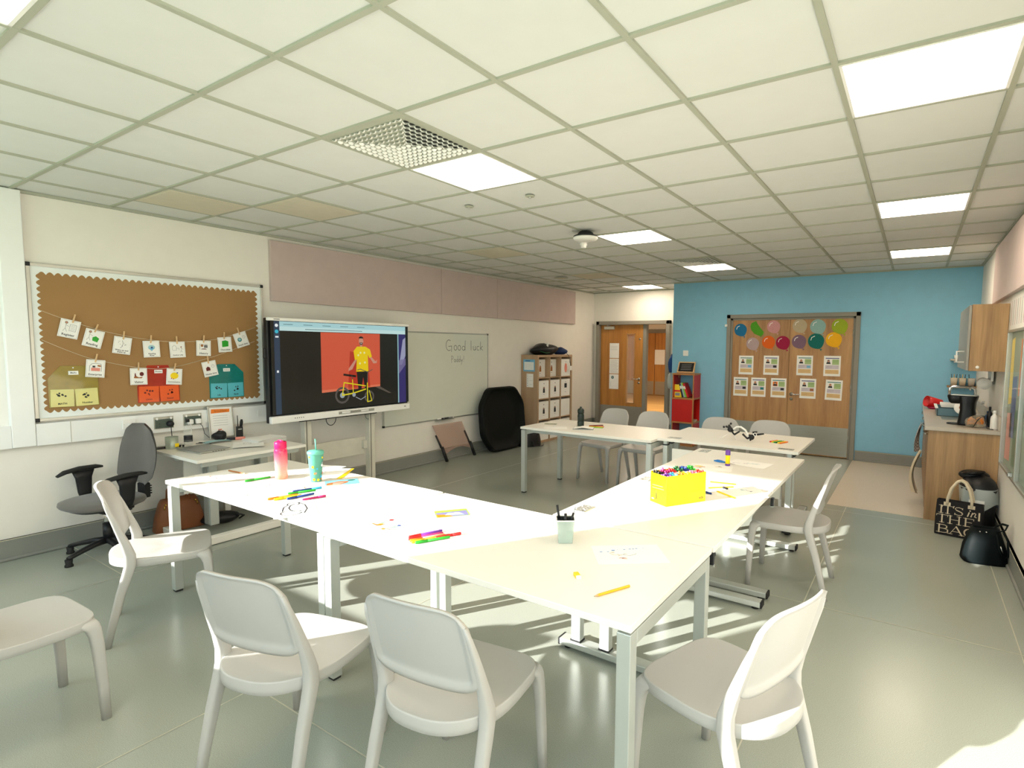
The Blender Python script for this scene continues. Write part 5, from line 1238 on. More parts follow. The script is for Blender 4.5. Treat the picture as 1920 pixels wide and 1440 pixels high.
# ------------------------------------------------------------------ bags and bin on the floor at right
t = thing('tote_bag', 'black shopper bag reading ITS in THE BAG with cream handles', 'bag', T(1.905, 4.585, 0) @ RZ(-9) @ RX(-4))
bw, bd, bh = .33, .12, .30
b = MB(); b.column([(0, 0, 0, bw/2, bd/2), (0, 0, .01, bw/2+.002, bd/2+.002), (0, 0, .15, bw/2+.003, bd/2+.003), (0, 0, bh, bw/2-.002, bd/2-.004), (0, 0, bh, bw/2-.008, bd/2-.010), (0, 0, bh-.05, bw/2-.012, bd/2-.014)], 'tote_black', n=40, pw=14, smooth=False); obj('body', b, t)
for s in (-1, 1):
    b = MB(); b.tube([(-.085, s*(bd/2+.004), bh-.03), (-.085, s*(bd/2+.006), bh+.02), (-.065, s*(bd/2-.0), bh+.11), (-.03, s*(bd/2-.02), bh+.17), (.0, s*(bd/2-.025), bh+.185), (.03, s*(bd/2-.02), bh+.17), (.065, s*bd/2, bh+.11), (.085, s*(bd/2+.006), bh+.02), (.085, s*(bd/2+.004), bh-.03)], .011, 'cotton', n=12)
    b.box((-.085, s*(bd/2+.005), bh-.025), (.05, .006, .03), 'cotton', bev=.002); b.box((.085, s*(bd/2+.005), bh-.025), (.05, .006, .03), 'cotton', bev=.002); obj('handle', b, t)
FB = Matrix(((1, 0, 0, 0), (0, 0, -1, -bd/2-.004), (0, 1, 0, 0), (0, 0, 0, 1)))
SER = {'I': [((0, 0), (0, 1), 1)], 'T': [((.0, 0), (.0, 1), 1), ((-.38, .97), (.38, .97), 0), ((-.38, .97), (-.38, .78), 0), ((.38, .97), (.38, .78), 0)],
 'H': [((-.3, 0), (-.3, 1), 1), ((.3, 0), (.3, 1), 1), ((-.3, .52), (.3, .52), 0)], 'E': [((-.22, 0), (-.22, 1), 1), ((-.22, .97), (.3, .97), 0), ((-.22, .52), (.18, .52), 0), ((-.22, .03), (.34, .03), 0), ((.3, .97), (.3, .8), 0), ((.34, .03), (.34, .22), 0)],
 'A': [((-.36, 0), (0, 1), 0), ((0, 1), (.36, 0), 1), ((-.22, .36), (.24, .36), 0)]}
def serif(b, ch, x, y, h_, w_):
    tk, tn = h_*.15, h_*.055
    def ln(P, k): b.line([(x+p[0]*w_, y+p[1]*h_) for p in P], k, 'cotton', 0)
    for p, q_, k in SER.get(ch, []): ln([p, q_], tk if k else tn)
    for fx in {'I': (0,), 'T': (0,), 'H': (-.3, .3), 'E': (-.22,), 'A': (-.36, .36), 'B': (-.22,)}.get(ch, ()):
        ln([(fx-.16, .02), (fx+.16, .02)], tn)
        if ch in 'IHEB': ln([(fx-.16, .98), (fx+.12, .98)], tn)
    if ch == 'B':
        ln([(-.22, 0), (-.22, 1)], tk); ln([(-.22, .98), (.05, .98)]+[(.05+.2*math.sin(a*math.pi/6), .75+.23*math.cos(a*math.pi/6)) for a in range(7)]+[(-.22, .52)], tn*1.3)
        ln([(.05, .52)]+[(.05+.28*math.sin(a*math.pi/6), .27+.25*math.cos(a*math.pi/6)) for a in range(7)]+[(-.22, .02)], tn*1.3); ln([(.24, .62), (.24, .86)], tk*.8); ln([(.31, .12), (.31, .42)], tk*.8)
    if ch == 'G':
        P = [(.36*math.cos(a), .5+.5*math.sin(a)) for a in [R(40+280*i/18) for i in range(19)]]
        ln(P, tn*1.3); ln(P[6:13], tk); ln([(.3, .02), (.3, .42)], tk*.9); ln([(.12, .43), (.42, .43)], tn); ln([(.3, .98), (.3, .72)], tn)
    if ch == 'S':
        P = [(.24, .80), (.18, .93), (0, .99), (-.19, .93), (-.25, .77), (-.16, .62), (0, .53), (.18, .42), (.26, .26), (.2, .08), (0, .01), (-.2, .07), (-.26, .22)]
        ln(P, tn*1.4); ln(P[5:9], tk*.9); ln([(.25, .98), (.25, .78)], tn); ln([(-.27, .02), (-.27, .22)], tn)
b = MB(FB)
for ch, x_, y_ in (('I', -.125, .19), ('T', -.078, .19), ('S', .0, .19), ('T', -.115, .108), ('H', -.025, .108), ('E', .075, .108), ('B', -.105, .02), ('A', -.01, .02), ('G', .09, .02)): serif(b, ch, x_, y_, .068 if y_ > .15 else .07, .105 if y_ > .05 else .118)
b.line([(-.035, .262), (-.04, .248)], .007, 'cotton', 0)
b.line([(.062, .195), (.072, .23)], .009, 'cotton', 0); b.disc(.077, .245, .006, 'cotton', 0, 8); b.line([(.085, .195), (.095, .23)], .008, 'cotton', 0); b.line([(.09, .215), (.108, .232), (.117, .225), (.11, .2), (.122, .196)], .006, 'cotton', 0)
b.poly([(.135, .17), (.147, .17), (.147, .24), (.135, .24)], 'cotton', 0); obj('lettering', b, t)
t = thing('waste_bin', 'black waste bin with a clear liner and open lid beside the kitchen unit', 'bin', T(2.045, 4.825, 0))
b = MB(); b.column([(0, 0, 0, .115, .115), (0, 0, .02, .12, .12), (0, 0, .38, .13, .14), (0, 0, .40, .132, .142), (0, 0, .40, .118, .128), (0, 0, .36, .112, .122)], 'black', n=30, pw=2.6); obj('body', b, t)
b = MB()
vs_f = lambda u, v: Vector(((.140+.006*math.sin(u*31.4)+.016*v*math.sin(u*18.85+2))*math.cos(2*math.pi*u), (.148+.006*math.sin(u*25.1)+.012*v)*math.sin(2*math.pi*u), .41-.16*v-.03*math.sin(u*18.85)*v))
b.grid(vs_f, 60, 8, 'bin_bag'); obj('liner', b, t)
b = MB(); b.grid(lambda u, v: Vector(((.135*math.cos(2*math.pi*u))*math.cos(v*1.56), (.145*math.sin(2*math.pi*u))*math.cos(v*1.56), .40+.12*math.sin(v*math.pi/2))), 30, 8, 'black'); obj('lid', b, t)
b = MB(); b.ball((-.035, .03, .50), (.115, .07, .05), 'black', u=24, v=10); b.ball((.05, -.03, .535), (.085, .06, .018), 'black_gloss', RY(-10), u=24, v=8); obj('swing_flap', b, t)
b = MB(); b.box((-.02, -.155, .29), (.11, .004, .05), 'paper'); b.box((.01, -.155, .21), (.055, .004, .12), 'paper'); obj('label_card', b, t)
t = thing('leather_handbag', 'dark teal leather bucket handbag in front of the black shopper bag', 'handbag', T(2.03, 3.98, 0) @ RZ(12))
b = MB(); b.column([(0, 0, 0, .135, .085), (0, 0, .015, .142, .092), (0, 0, .12, .13, .085), (0, 0, .22, .10, .062), (0, 0, .265, .085, .045), (0, 0, .265, .078, .038), (0, 0, .22, .085, .05)], 'navy_leather', n=36, pw=4); obj('body', b, t)
b = MB(); b.tube([(.06, -.05, .25), (.10, -.075, .28), (.12, -.05, .31), (.11, .02, .30), (.07, .05, .26)], .010, 'navy_leather', n=8, flat=.5); b.tube([(.05, -.075, .24), (.06, -.10, .14), (.09, -.105, .06), (.12, -.10, .09), (.115, -.09, .2), (.09, -.07, .26)], .007, 'navy_leather', n=8); obj('strap', b, t)
b = MB(); b.tube([(.07, -.095, .16), (.085, -.10, .11)], .005, 'chrome', n=6)
for x in (-.05, -.01): b.ball((x, -.058, .245), .006, 'chrome', u=8, v=5)
obj('buckle', b, t)

# ------------------------------------------------------------------ things on the tables
ZT = TH+.0005
def flat_between(p, q, z):
    a = math.degrees(math.atan2(q[1]-p[1], q[0]-p[0])); return T(p[0], p[1], z) @ RZ(a), math.hypot(q[0]-p[0], q[1]-p[1])
def felt_pen(p, q, c, lab, group, cap=.35, z=ZT, r=.0064, capc=None):
    mx, L = flat_between(p, q, z+r); L = min(L, .165)
    t = thing('felt_tip_pen', lab, 'pen', mx, group)
    b = MB(); b.tube([(L*cap-.004, 0, 0), (L-.004, 0, 0), (L, 0, 0)], [r*.94, r*.94, r*.6], col(c), n=10); obj('barrel', b, t)
    b = MB(); b.tube([(0, 0, 0), (.003, 0, 0), (L*cap, 0, 0)], [r*.7, r*1.06, r*1.06], col(capc or c), n=10); obj('cap', b, t)
    return t
def pencil(p, q, c, lab, group, z=ZT, r=.0048, tip=True, tipc='ink'):
    mx, L = flat_between(p, q, z+r); L = min(L, .185)
    t = thing('pencil', lab, 'pencil', mx, group)
    m_ = M['pencil_yellow'] if c == 'py' else col(c)
    b = MB(); b.tube([(.018 if tip else 0, 0, 0), (L, 0, 0)], r, m_, n=6, smooth=False); obj('barrel', b, t)
    if tip:
        b = MB(); b.tube([(.004, 0, 0), (.018, 0, 0)], [r*.25, r], 'pencil_wood', n=10); obj('sharpened_end', b, t)
        b = MB(); b.tube([(0, 0, 0), (.0045, 0, 0)], [r*.04, r*.28], tipc if tipc == 'ink' else col(tipc), n=8); obj('lead', b, t)
    return t
G1 = 'felt tips on the left table'; G2 = 'felt tips on the front table'; G3 = 'pencils on the desk by the yellow box'
felt_pen((-2.005, .55), (-1.985, .705), 'green', 'green felt tip lying alone left of the pink bottle', G1)
pencil((-2.215, .666), (-2.41, .646), 'brown', 'brown pencil near the far left corner of the left table', 'pencils on the tables')
pencil((-1.716, .633), (-1.562, .677), 'salmon', 'light red pencil between the loose papers and the felt tips', 'pencils on the tables', tip=False)
felt_pen((-1.475, .735), (-1.53, .58), 'cyan', 'dark blue felt tip with light blue cap above the green one', G1, capc='cyan').children[0].data.materials[0] = col('navy')
felt_pen((-1.505, .535), (-1.452, .68), 'green', 'green felt tip in the row of pens on the left table', G1)
felt_pen((-1.487, .405), (-1.443, .56), 'orange', 'orange felt tip in the row of pens on the left table', G1)
felt_pen((-1.450, .42), (-1.415, .565), 'yellow', 'yellow felt tip in the row of pens on the left table', G1)
felt_pen((-1.405, .47), (-1.385, .625), 'navy', 'dark blue felt tip nearest the viewer in the row on the left table', G1)
felt_pen((-1.287, .635), (-1.32, .51), 'magenta', 'magenta felt tip at the right end of the row on the left table', G1)
for p, q_, c, n_, cc in (((-.366, .425), (-.307, .582), 'purple', 'purple', 'red'), ((-.345, .405), (-.276, .566), 'magenta', 'violet pink', 'red'), ((-.325, .395), (-.262, .545), 'salmon', 'salmon', 'orange'), ((-.306, .388), (-.246, .54), 'orange', 'amber', 'yellow'), ((-.288, .392), (-.216, .535), 'green', 'bright green', 'green'), ((-.208, .60), (-.262, .49), 'red', 'red', 'red')):
    felt_pen(p, q_, c, n_+' felt tip in the row in front of the green and orange drawing', G2, capc=cc)
pencil((.62, .378), (.686, .527), 'py', 'yellow pencil near the right front corner of the front table', 'pencils on the tables')
t = thing('eraser', 'small yellow and white eraser near the yellow pencil', 'eraser', T(.484, .495, ZT+.006) @ RZ(-42)); b = MB(); b.box((-.006, 0, 0), (.034, .019, .012), col('yellow'), bev=.001); obj('sleeve', b, t); b = MB(); b.box((.016, 0, 0), (.014, .018, .011), 'paper', bev=.002); obj('rubber_end', b, t)
pencil((.595, 2.293), (.435, 2.266), 'orange', 'orange pencil farthest from the viewer beside the yellow box', G3, tip=False)
pencil((.478, 2.10), (.60, 2.215), 'py', 'yellow pencil crossing another beside the yellow box', G3, tip=False)
pencil((.536, 2.059), (.68, 1.956), 'yellow', 'yellow pencil with dark tip nearest the viewer beside the yellow box', G3, tipc='ink')
felt_pen((.495, 1.985), (.538, 1.97), 'navy', 'short navy pen cap end sticking out behind the yellow box', G3)
felt_pen((.55, 2.16), (.585, 2.14), 'black', 'tiny black pen piece between the yellow pencils', G3)
G4 = 'crayons on the back right desk'
for k, c in enumerate(('red', 'yellow', 'green', 'dkgreen', 'yellow', 'orange')):
    x = .425+k*.019; felt_pen((x, 4.08-k*.008), (x+.045, 4.20-k*.006), c, ['red crayon at the left end', 'yellow crayon second from the left', 'bright green crayon in the middle', 'dark green crayon in the middle', 'yellow crayon second from the right', 'orange crayon at the right end'][k]+' of the row on the back right desk', G4, z=TH+.0085)
G5 = 'pens beside the dark bottle'
felt_pen((-1.474, 4.03), (-1.36, 4.16), 'maroon', 'dark red pen beside the notebook on the back left table', G5); felt_pen((-1.45, 3.98), (-1.30, 4.05), 'orange', 'orange pen beside the notebook on the back left table', G5); felt_pen((-1.43, 3.95), (-1.28, 3.99), 'lime', 'lime green pen beside the notebook on the back left table', G5)

def paper(x, y, ang, lab, draw=None, w_=.21, h_=.297, z=ZT, m_='paper', curl=0, name='drawing_sheet', grp=None):
    t = thing(name, lab, 'paper', T(x, y, z) @ RZ(ang), grp)
    b = MB()
    if curl:
        b.grid(lambda u, v: Vector(((u-.5)*w_, (v-.5)*h_, .0006+curl*max(0, (v-.62))**2*1.0)), 6, 16, m_)
    else: b.box((0, 0, .0004), (w_, h_, .0008), m_)
    obj('sheet', b, t)
    if draw:
        b = MB(); draw(b); obj('drawing', b, t)
    return t
def scr_(b, seed, cols, n=5, w_=.0025, sx=.08, sy=.11, z=.0012, s=.02):
    rr = random.Random(seed)
    for k in range(n):
        x, y = rr.uniform(-sx, sx), rr.uniform(-sy, sy); P = [(x, y)]
        for q_ in range(7): x += rr.uniform(-s, s); y += rr.uniform(-s*.6, s*.6); P.append((x, y))
        b.line(P, w_*2, col(cols[k % len(cols)]), z)
GP = 'sheets of paper lying on the tables'
paper(-2.27, .52, 80, 'white sheet with faint red pencil marks at the left corner of the left table', lambda b: scr_(b, 1, ['salmon', 'salmon', 'brown', 'magenta'], 5, .0018, .06, .09), grp=GP)
paper(-1.77, .47, 68, 'white sheet with orange loops and dark marks left of the felt tips', lambda b: (scr_(b, 4, ['salmon', 'orange', 'purple'], 5, .0018), b.line([(-.05+.03*math.cos(a/3), .02+.02*math.sin(a/3)) for a in range(20)], .002, col('orange'), .0012), b.line([(-.04, -.1), (-.03, -.12), (0, -.11), (.03, -.12)], .006, 'ink', .0012)), grp=GP)
paper(-1.93, 1.03, 20, 'white sheet with grey marks behind the pink bottle and green cup', lambda b: scr_(b, 6, ['grey', 'sky', 'grey'], 5, .002), z=ZT, grp=GP)
paper(-1.78, .99, 35, 'white sheet on a yellow one behind the green cup', lambda b: scr_(b, 9, ['ltblue', 'salmon'], 3, .002), z=ZT+.003, grp=GP)
paper(-1.765, 1.005, 38, 'yellow sheet peeping out below the white paper behind the green cup', None, z=ZT+.0012, m_=col('yellow'), w_=.22, h_=.30, name='yellow_sheet', grp=GP)
def loops(b):
    lw_ = .0062
    b.line(arc(-.02, -.07, .05, .045, 20, 350, 20), lw_, 'ink', .0016); b.line(arc(.02, .02, .045, .08, 100, 290, 20), lw_, 'ink', .0016); b.line(arc(.0, .10, .03, .03, -60, 240, 16), lw_, 'ink', .0016)
    b.line([(.04, -.1), (.06, -.02), (.055, .06), (.03, .12)], lw_, 'ink', .0016); b.line([(-.06, -.03), (-.05, .05), (-.03, .08)], lw_, 'ink', .0016)
paper(-1.21, .395, 62, 'white sheet with black outline loops hanging over the table edge', loops, w_=.21, h_=.297, z=ZT, grp=GP)
def blobs(b):
    b.disc(-.055, .045, .013, col('red'), .0014, 10); b.disc(-.05, .0, .026, mat('crayon_green', '8fd79a', .8, var=.3, scale=40), .0012, 12, .032); b.disc(-.02, -.03, .014, col('orange'), .0016, 9, .02); b.line([(-.06, -.05), (-.03, -.045), (-.015, -.01)], .009, col('orange'), .0018)
    b.disc(.05, .04, .012, col('navy'), .0014, 10, .009); b.disc(.055, .005, .02, mat('crayon_green', '8fd79a'), .0012, 12, .028); b.disc(.05, -.04, .013, col('orange'), .0016, 9, .01); b.line([(.05, -.03), (.08, -.02), (.095, .005)], .008, col('salmon'), .0018)
paper(-.60, .50, -18, 'white sheet with green and orange scribbled figures on the front table', blobs, w_=.297, h_=.21, grp=GP)
def dots(b):
    for k, (x, y, r) in enumerate(((-.115, .03, .007), (-.085, .03, .005), (-.06, .045, .009), (-.04, .053, .003), (-.01, .052, .006), (.015, .055, .006), (.03, .057, .006), (.045, .06, .006), (.075, .062, .004))): b.disc(x, y, r, col('blue'), .0013, 9, r*.55)
    scr_(b, 21, ['beige', 'salmon', 'grey'], 4, .0014, .1, .05)
paper(.545, .82, 38, 'white sheet with a row of blue dots on the front table', dots, w_=.297, h_=.21, grp=GP)
paper(.66, 2.12, 28, 'white sheet with pale blue marks by the pencils on the desk', lambda b: scr_(b, 15, ['ltblue', 'grey'], 3, .003, .08, .05), grp=GP, w_=.297, h_=.21)
paper(.30, 2.72, 12, 'white sheet with yellow marks in front of the glue stick', lambda b: (b.disc(-.09, .01, .03, col('yellow'), .0013, 12, .018), scr_(b, 31, ['yellow', 'orange', 'grey'], 5, .004, .1, .04)), w_=.297, h_=.21, grp=GP)
paper(.50, 3.02, -8, 'white sheet with pale blue marks behind the glue stick', lambda b: scr_(b, 33, ['ltblue', 'lilac'], 4, .003, .08, .05), w_=.297, h_=.21, grp=GP)
paper(-1.72, 3.72, 30, 'white sheet near the left end of the back left table', lambda b: scr_(b, 36, ['ltblue'], 2, .002), w_=.25, h_=.18, grp=GP)
b = MB(); b.box((0, 0, .0006), (.14, .08, .0008), mat('leaf_print', '9aa088', .6, var=.3, scale=40), RZ(20)); tag(obj('flyer', b, None, T(-1.92, 3.93, ZT)), 'grey green flyer at the left end of the back left table', 'flyer')
def card1(b):
    b.poly([(-.1, -.07), (.1, -.07), (.1, .07), (-.1, .07)], col('sky'), .0016); b.poly([(-.095, -.06), (-.03, -.065), (.03, -.02), (.045, .02), (-.02, .035), (-.09, .0)], col('brown'), .0019); b.poly([(-.06, -.05), (0, -.03), (.02, .0), (-.05, .01)], col('salmon'), .0022); b.poly([(-.1, -.07), (.02, -.07), (-.02, -.045), (-.1, -.05)], col('beige'), .0024); b.disc(.06, .04, .025, col('dkgreen'), .0019, 9, .015)
paper(-1.50, .895, 58, 'blue and brown picture postcard right of the green cup', card1, w_=.205, h_=.15, name='postcard')
def card2(b):
    b.poly([(-.085, -.06), (.085, -.06), (.085, .06), (-.085, .06)], col('lime'), .0016); b.poly([(-.08, -.055), (.08, -.055), (.08, .03), (-.08, .02)], mat('card_violet', '77719f', .5), .0019); b.poly([(-.08, -.055), (.0, -.055), (-.03, -.02), (-.08, -.01)], col('orange'), .0022); b.poly([(-.04, -.03), (.06, -.045), (.04, .0), (-.02, .005)], col('ltblue'), .0024); b.disc(.02, -.01, .02, 'paper', .0027, 9, .012)
paper(-.472, .815, 52, 'green and violet picture card on the front table', card2, w_=.175, h_=.125, name='postcard')
# pink bottle, green cup, dark bottle
def gradient_mat():
    m = bpy.data.materials.new('bottle_gradient'); m.use_nodes = True; nt_ = m.node_tree; b_ = nt_.nodes['Principled BSDF']
    tc_ = nt_.nodes.new('ShaderNodeTexCoord'); s_ = nt_.nodes.new('ShaderNodeSeparateXYZ'); r_ = nt_.nodes.new('ShaderNodeValToRGB'); mr = nt_.nodes.new('ShaderNodeMapRange'); mr.inputs['From Max'].default_value = .22
    nt_.links.new(tc_.outputs['Object'], s_.inputs[0]); nt_.links.new(s_.outputs['Z'], mr.inputs['Value']); nt_.links.new(mr.outputs[0], r_.inputs['Fac'])
    e = r_.color_ramp.elements; e[0].color = (*lin('f6a07c'), 1); e[1].color = (*lin('e0145a'), 1); e[1].position = .85; x_ = r_.color_ramp.elements.new(.4); x_.color = (*lin('f48a86'), 1)
    nt_.links.new(r_.outputs['Color'], b_.inputs['Base Color']); b_.inputs['Roughness'].default_value = .08; b_.inputs['Alpha'].default_value = .72; b_.inputs['Coat Weight'].default_value = .5
    return m
t = thing('water_bottle', 'clear pink and orange water bottle on the left table', 'bottle', T(-1.912, .737, TH))
b = MB(); b.lathe([(.034, .001), (.039, .004), (.040, .03), (.037, .06), (.039, .10), (.0405, .15), (.040, .185), (.036, .20), (.033, .203)], gradient_mat(), n=28); obj('body', b, t)
b = MB(); b.lathe([(.036, .201), (.037, .205), (.037, .238), (.034, .245), (.02, .246)], mat('pink_lid', 'e01a5c', .25, alpha=.9), n=28); b.tube([(-.03, 0, .246), (.0, 0, .252), (.03, 0, .246)], .006, mat('pink_lid', 'e01a5c'), n=8); obj('lid', b, t)
t = thing('straw_cup', 'mint green tumbler with bright stickers and a straw on the left table', 'cup', T(-1.664, .823, TH))
MT = mat('mint', '4f9680', .35, var=.03)
b = MB(); b.lathe([(.031, 0), (.033, .002), (.047, .175), (.0475, .18)], MT, n=32); obj('body', b, t)
b = MB(); b.lathe([(.0495, .178), (.051, .184), (.0505, .194), (.044, .20), (.01, .202)], mat('mint_lid', '5fae98', .3), n=32); obj('lid', b, t)
b = MB(); b.tube([(.006, 0, .2), (.0, 0, .275)], .004, mat('mint_lid', '5fae98'), n=10); obj('straw', b, t)
b = MB(); rr = random.Random(8)
for k in range(34):
    a = rr.uniform(0, 6.28); z = rr.uniform(.015, .165); r = .0335+(z-.002)*.0809+.0004; mx = T(r*math.cos(a), r*math.sin(a), z) @ Matrix.Rotation(a, 4, 'Z') @ RY(90)
    b.disc(0, 0, rr.uniform(.005, .009), col(rr.choice(['salmon', 'yellow', 'lime', 'orange', 'cyan', 'lilac', 'white'])), .0006, 9, mx=mx)
obj('sticker_pattern', b, t)
t = thing('sports_bottle', 'dark green sports bottle on the back left table', 'bottle', T(-1.56, 3.99, TH)); DG = mat('bottle_dark', '1d2b24', .4)
b = MB(); b.lathe([(.034, 0), (.037, .004), (.037, .05), (.034, .055), (.037, .06), (.037, .12), (.033, .135), (.034, .14)], DG, n=24); obj('body', b, t)
b = MB(); b.lathe([(.03, .14), (.036, .148), (.037, .18), (.028, .195), (.014, .2), (.012, .215), (.006, .218)], DG, n=24); obj('lid', b, t)
t = thing('notebook', 'grey open notebook lying behind the dark green bottle', 'notebook', T(-1.43, 3.83, ZT) @ RZ(25)); b = MB(); b.box((0, 0, .004), (.22, .15, .008), col('grey'), bev=.001); obj('cover', b, t)
b = MB(); b.grid(lambda u, v: Vector(((u-.5)*.21, (v-.5)*.145, .0085+.012*math.sin(math.pi*u)**2)), 12, 2, 'paper'); obj('pages', b, t)
# pen pot
t = thing('pen_pot', 'clear square pot holding black pens on the front table', 'pot', T(.238, .80, TH) @ RZ(35))
b = MB(); b.column([(0, 0, .001, .032, .032), (0, 0, .105, .041, .041), (0, 0, .105, .0385, .0385), (0, 0, .006, .0295, .0295)], mat('clear_pot', 'c6d6ca', .1, alpha=.5), n=24, pw=14, smooth=False); b.column([(0, 0, .1035, .0425, .0425), (0, 0, .108, .0425, .0425), (0, 0, .108, .0385, .0385), (0, 0, .1035, .0385, .0385)], 'white', n=24, pw=14); obj('body', b, t)
b = MB(); b.poly([(-.02, -.02), (.02, -.02), (.018, .015), (-.01, .02)], mat('pale_green_print', 'b6e2bf', .5), .008); [b.box((.02*math.cos(k*1.3), .02*math.sin(k*1.3), .03), (.016, .002, .03+.006*k), [mat('pale_green_print', 'b6e2bf'), col('ltblue'), col('lilac')][k % 3], RZ(k*40)) for k in range(3)]; obj('label_paper', b, t)
for k, (x0, y0, x1, y1, L, r, c, lab) in enumerate(((-.005, .01, -.036, .03, .158, .0055, 'black', 'thick black pen leaning to the left in the clear pot'), (.0, -.01, .0, -.008, .130, .0065, 'black', 'short black pen upright in the clear pot'), (-.01, -.005, .036, -.004, .132, .005, 'black', 'black pen leaning to the right in the clear pot'), (-.015, .0, .046, .008, .158, .0018, 'grey', 'thin grey stick rising highest from the clear pot'))):
    t2 = thing('pen', lab, 'pen', T(.238, .80, TH) @ RZ(35), 'pens in the clear pot'); b = MB(); b.tube([(x0, y0, .008), (x0+(x1-x0)*.6, y0+(y1-y0)*.6, .075)], r*.75, 'white' if c == 'black' else col(c), n=10); obj('barrel', b, t2)
    b = MB(); b.tube([(x0+(x1-x0)*.6, y0+(y1-y0)*.6, .073), (x1, y1, L)], r, 'black' if c == 'black' else col(c), n=10); obj('cap', b, t2)
# yellow box of felt tips
BXM = T(.417, 1.731, TH) @ RZ(61)
t = thing('pen_box', 'bright yellow cardboard box full of felt tips on the white desk', 'box', BXM)
YC = mat('box_yellow', 'ffe000', .38, var=.01); hx, hy, hz = .142, .07, .168
b = MB()
for (c, d) in (((0, -hy, hz/2), (2*hx, .004, hz)), ((0, hy, hz/2+.004), (2*hx, .004, hz+.004)), ((-hx, 0, hz/2), (.004, 2*hy, hz)), ((hx, 0, hz/2), (.004, 2*hy, hz)), ((0, 0, .003), (2*hx, 2*hy, .004))): b.box(c, d, YC, bev=.001)
obj('carton', b, t)
b = MB(Matrix(((1, 0, 0, 0), (0, 0, -1, -hy-.0024), (0, 1, 0, 0), (0, 0, 0, 1))))
b.text('edx', .108, .024, .022, 'ink', 0, bold=True); og = mat('box_text', 'd6a800', .5); b.text('education', .08, .083, .013, og, 0); b.text('Fibre Pen Broad', .072, .066, .013, og, 0); b.line([(.03, .152), (.12, .152)], .002, og, 0); b.line([(-.12, .012), (-.06, .012)], .002, og, 0)
obj('lettering', b, t)
b = MB(Matrix(((0, 0, -1, -hx-.0024), (-1, 0, 0, 0), (0, 1, 0, 0), (0, 0, 0, 1)))); b.text('edx', -.045, .022, .014, col('lilac'), 0, bold=True); b.line([(-.05, .10), (.04, .105)], .003, mat('box_pale', 'fff06a', .5), 0); b.line([(-.05, .085), (.05, .09)], .003, mat('box_pale', 'fff06a'), 0); obj('side_print', b, t)
b = MB(); b.box((0, 0, .10), (2*hx-.006, .002, .13), 'white'); [b.box((-hx+hx*2/6*k, 0, .10), (.002, 2*hy-.006, .13), 'white') for k in range(1, 6)]; obj('divider', b, t)
PC = [['black', 'magenta', 'red', 'dkgreen', 'navy', 'green'], ['purple', 'cyan', 'orange', 'yellow', 'pink', 'red']]
PROT = {}
rr = random.Random(11)
for row in (0, 1):
    for cc_ in range(6):
        c = PC[row][cc_]
        for k in range(9):
            x = -hx+hx*2/6*(cc_+.2+.3*(k % 3)); y = (hy*.2+.02*(k//3)) if row == 0 else (-hy*.76+.018*(k//3))
            z = .158+rr.uniform(-.004, .014)+(.012 if row == 0 else 0)
            mx = BXM @ T(x, y, z) @ RX(rr.uniform(-5, 5)) @ RY(rr.uniform(-5, 5))
            nm = {'dkgreen': 'dark green', 'navy': 'dark blue', 'cyan': 'light blue', 'green': 'light green'}.get(c, c)
            lab = nm+' felt tip standing in the yellow box, %s' % ('far row' if row == 0 else 'near row'); g = nm+' felt tips in the yellow box, '+('far row' if row == 0 else 'near row')
            if c in PROT: dup(PROT[c], mx, lab, g)
            else:
                tt = thing('felt_tip_pen', lab, 'pen', mx, g)
                b = MB(); b.tube([(0, 0, -.15), (0, 0, -.03)], .0048, col(c), n=8); obj('barrel', b, tt)
                b = MB(); b.tube([(0, 0, -.032), (0, 0, .002), (0, 0, .006)], [.0058, .0056, .003], col(c), n=10); obj('cap', b, tt)
                PROT[c] = tt
# glue stick, scissors
t = thing('glue_stick', 'yellow glue stick with purple cap standing on the far desk', 'glue stick', T(.383, 2.852, TH)); PU = mat('glue_purple', '6a3f9a', .35)
b = MB(); b.lathe([(.0165, .016), (.0165, .085)], mat('glue_yellow', 'ffe000', .35), n=20); obj('barrel', b, t); b = MB(); b.lathe([(.0175, 0), (.0175, .016), (.015, .017)], PU, n=20); obj('base', b, t); b = MB(); b.lathe([(.0178, .082), (.018, .084), (.0175, .118), (.012, .12)], PU, n=20); obj('cap', b, t)
t = thing('scissors', 'scissors with blue handles lying behind the glue stick', 'scissors', T(.33, 2.945, TH+.001) @ RZ(-22))
for s in (-1, 1):
    b = MB(); b.tube([(-.03-.03*math.cos(a*math.pi/8)-.02, s*(.014+.011*math.sin(a*math.pi/8)), .005) for a in range(17)], .0042, col('blue'), n=8); b.tube([(-.025, s*.012, .005), (.02, 0, .005)], .005, col('blue'), n=8); obj('handle', b, t)
    b = MB(); b.poly([(.01, s*.005), (.03, -s*.004), (.105, s*.0005), (.03, s*.006)], 'chrome', .003+.001*s, th=.001); obj('blade', b, t)
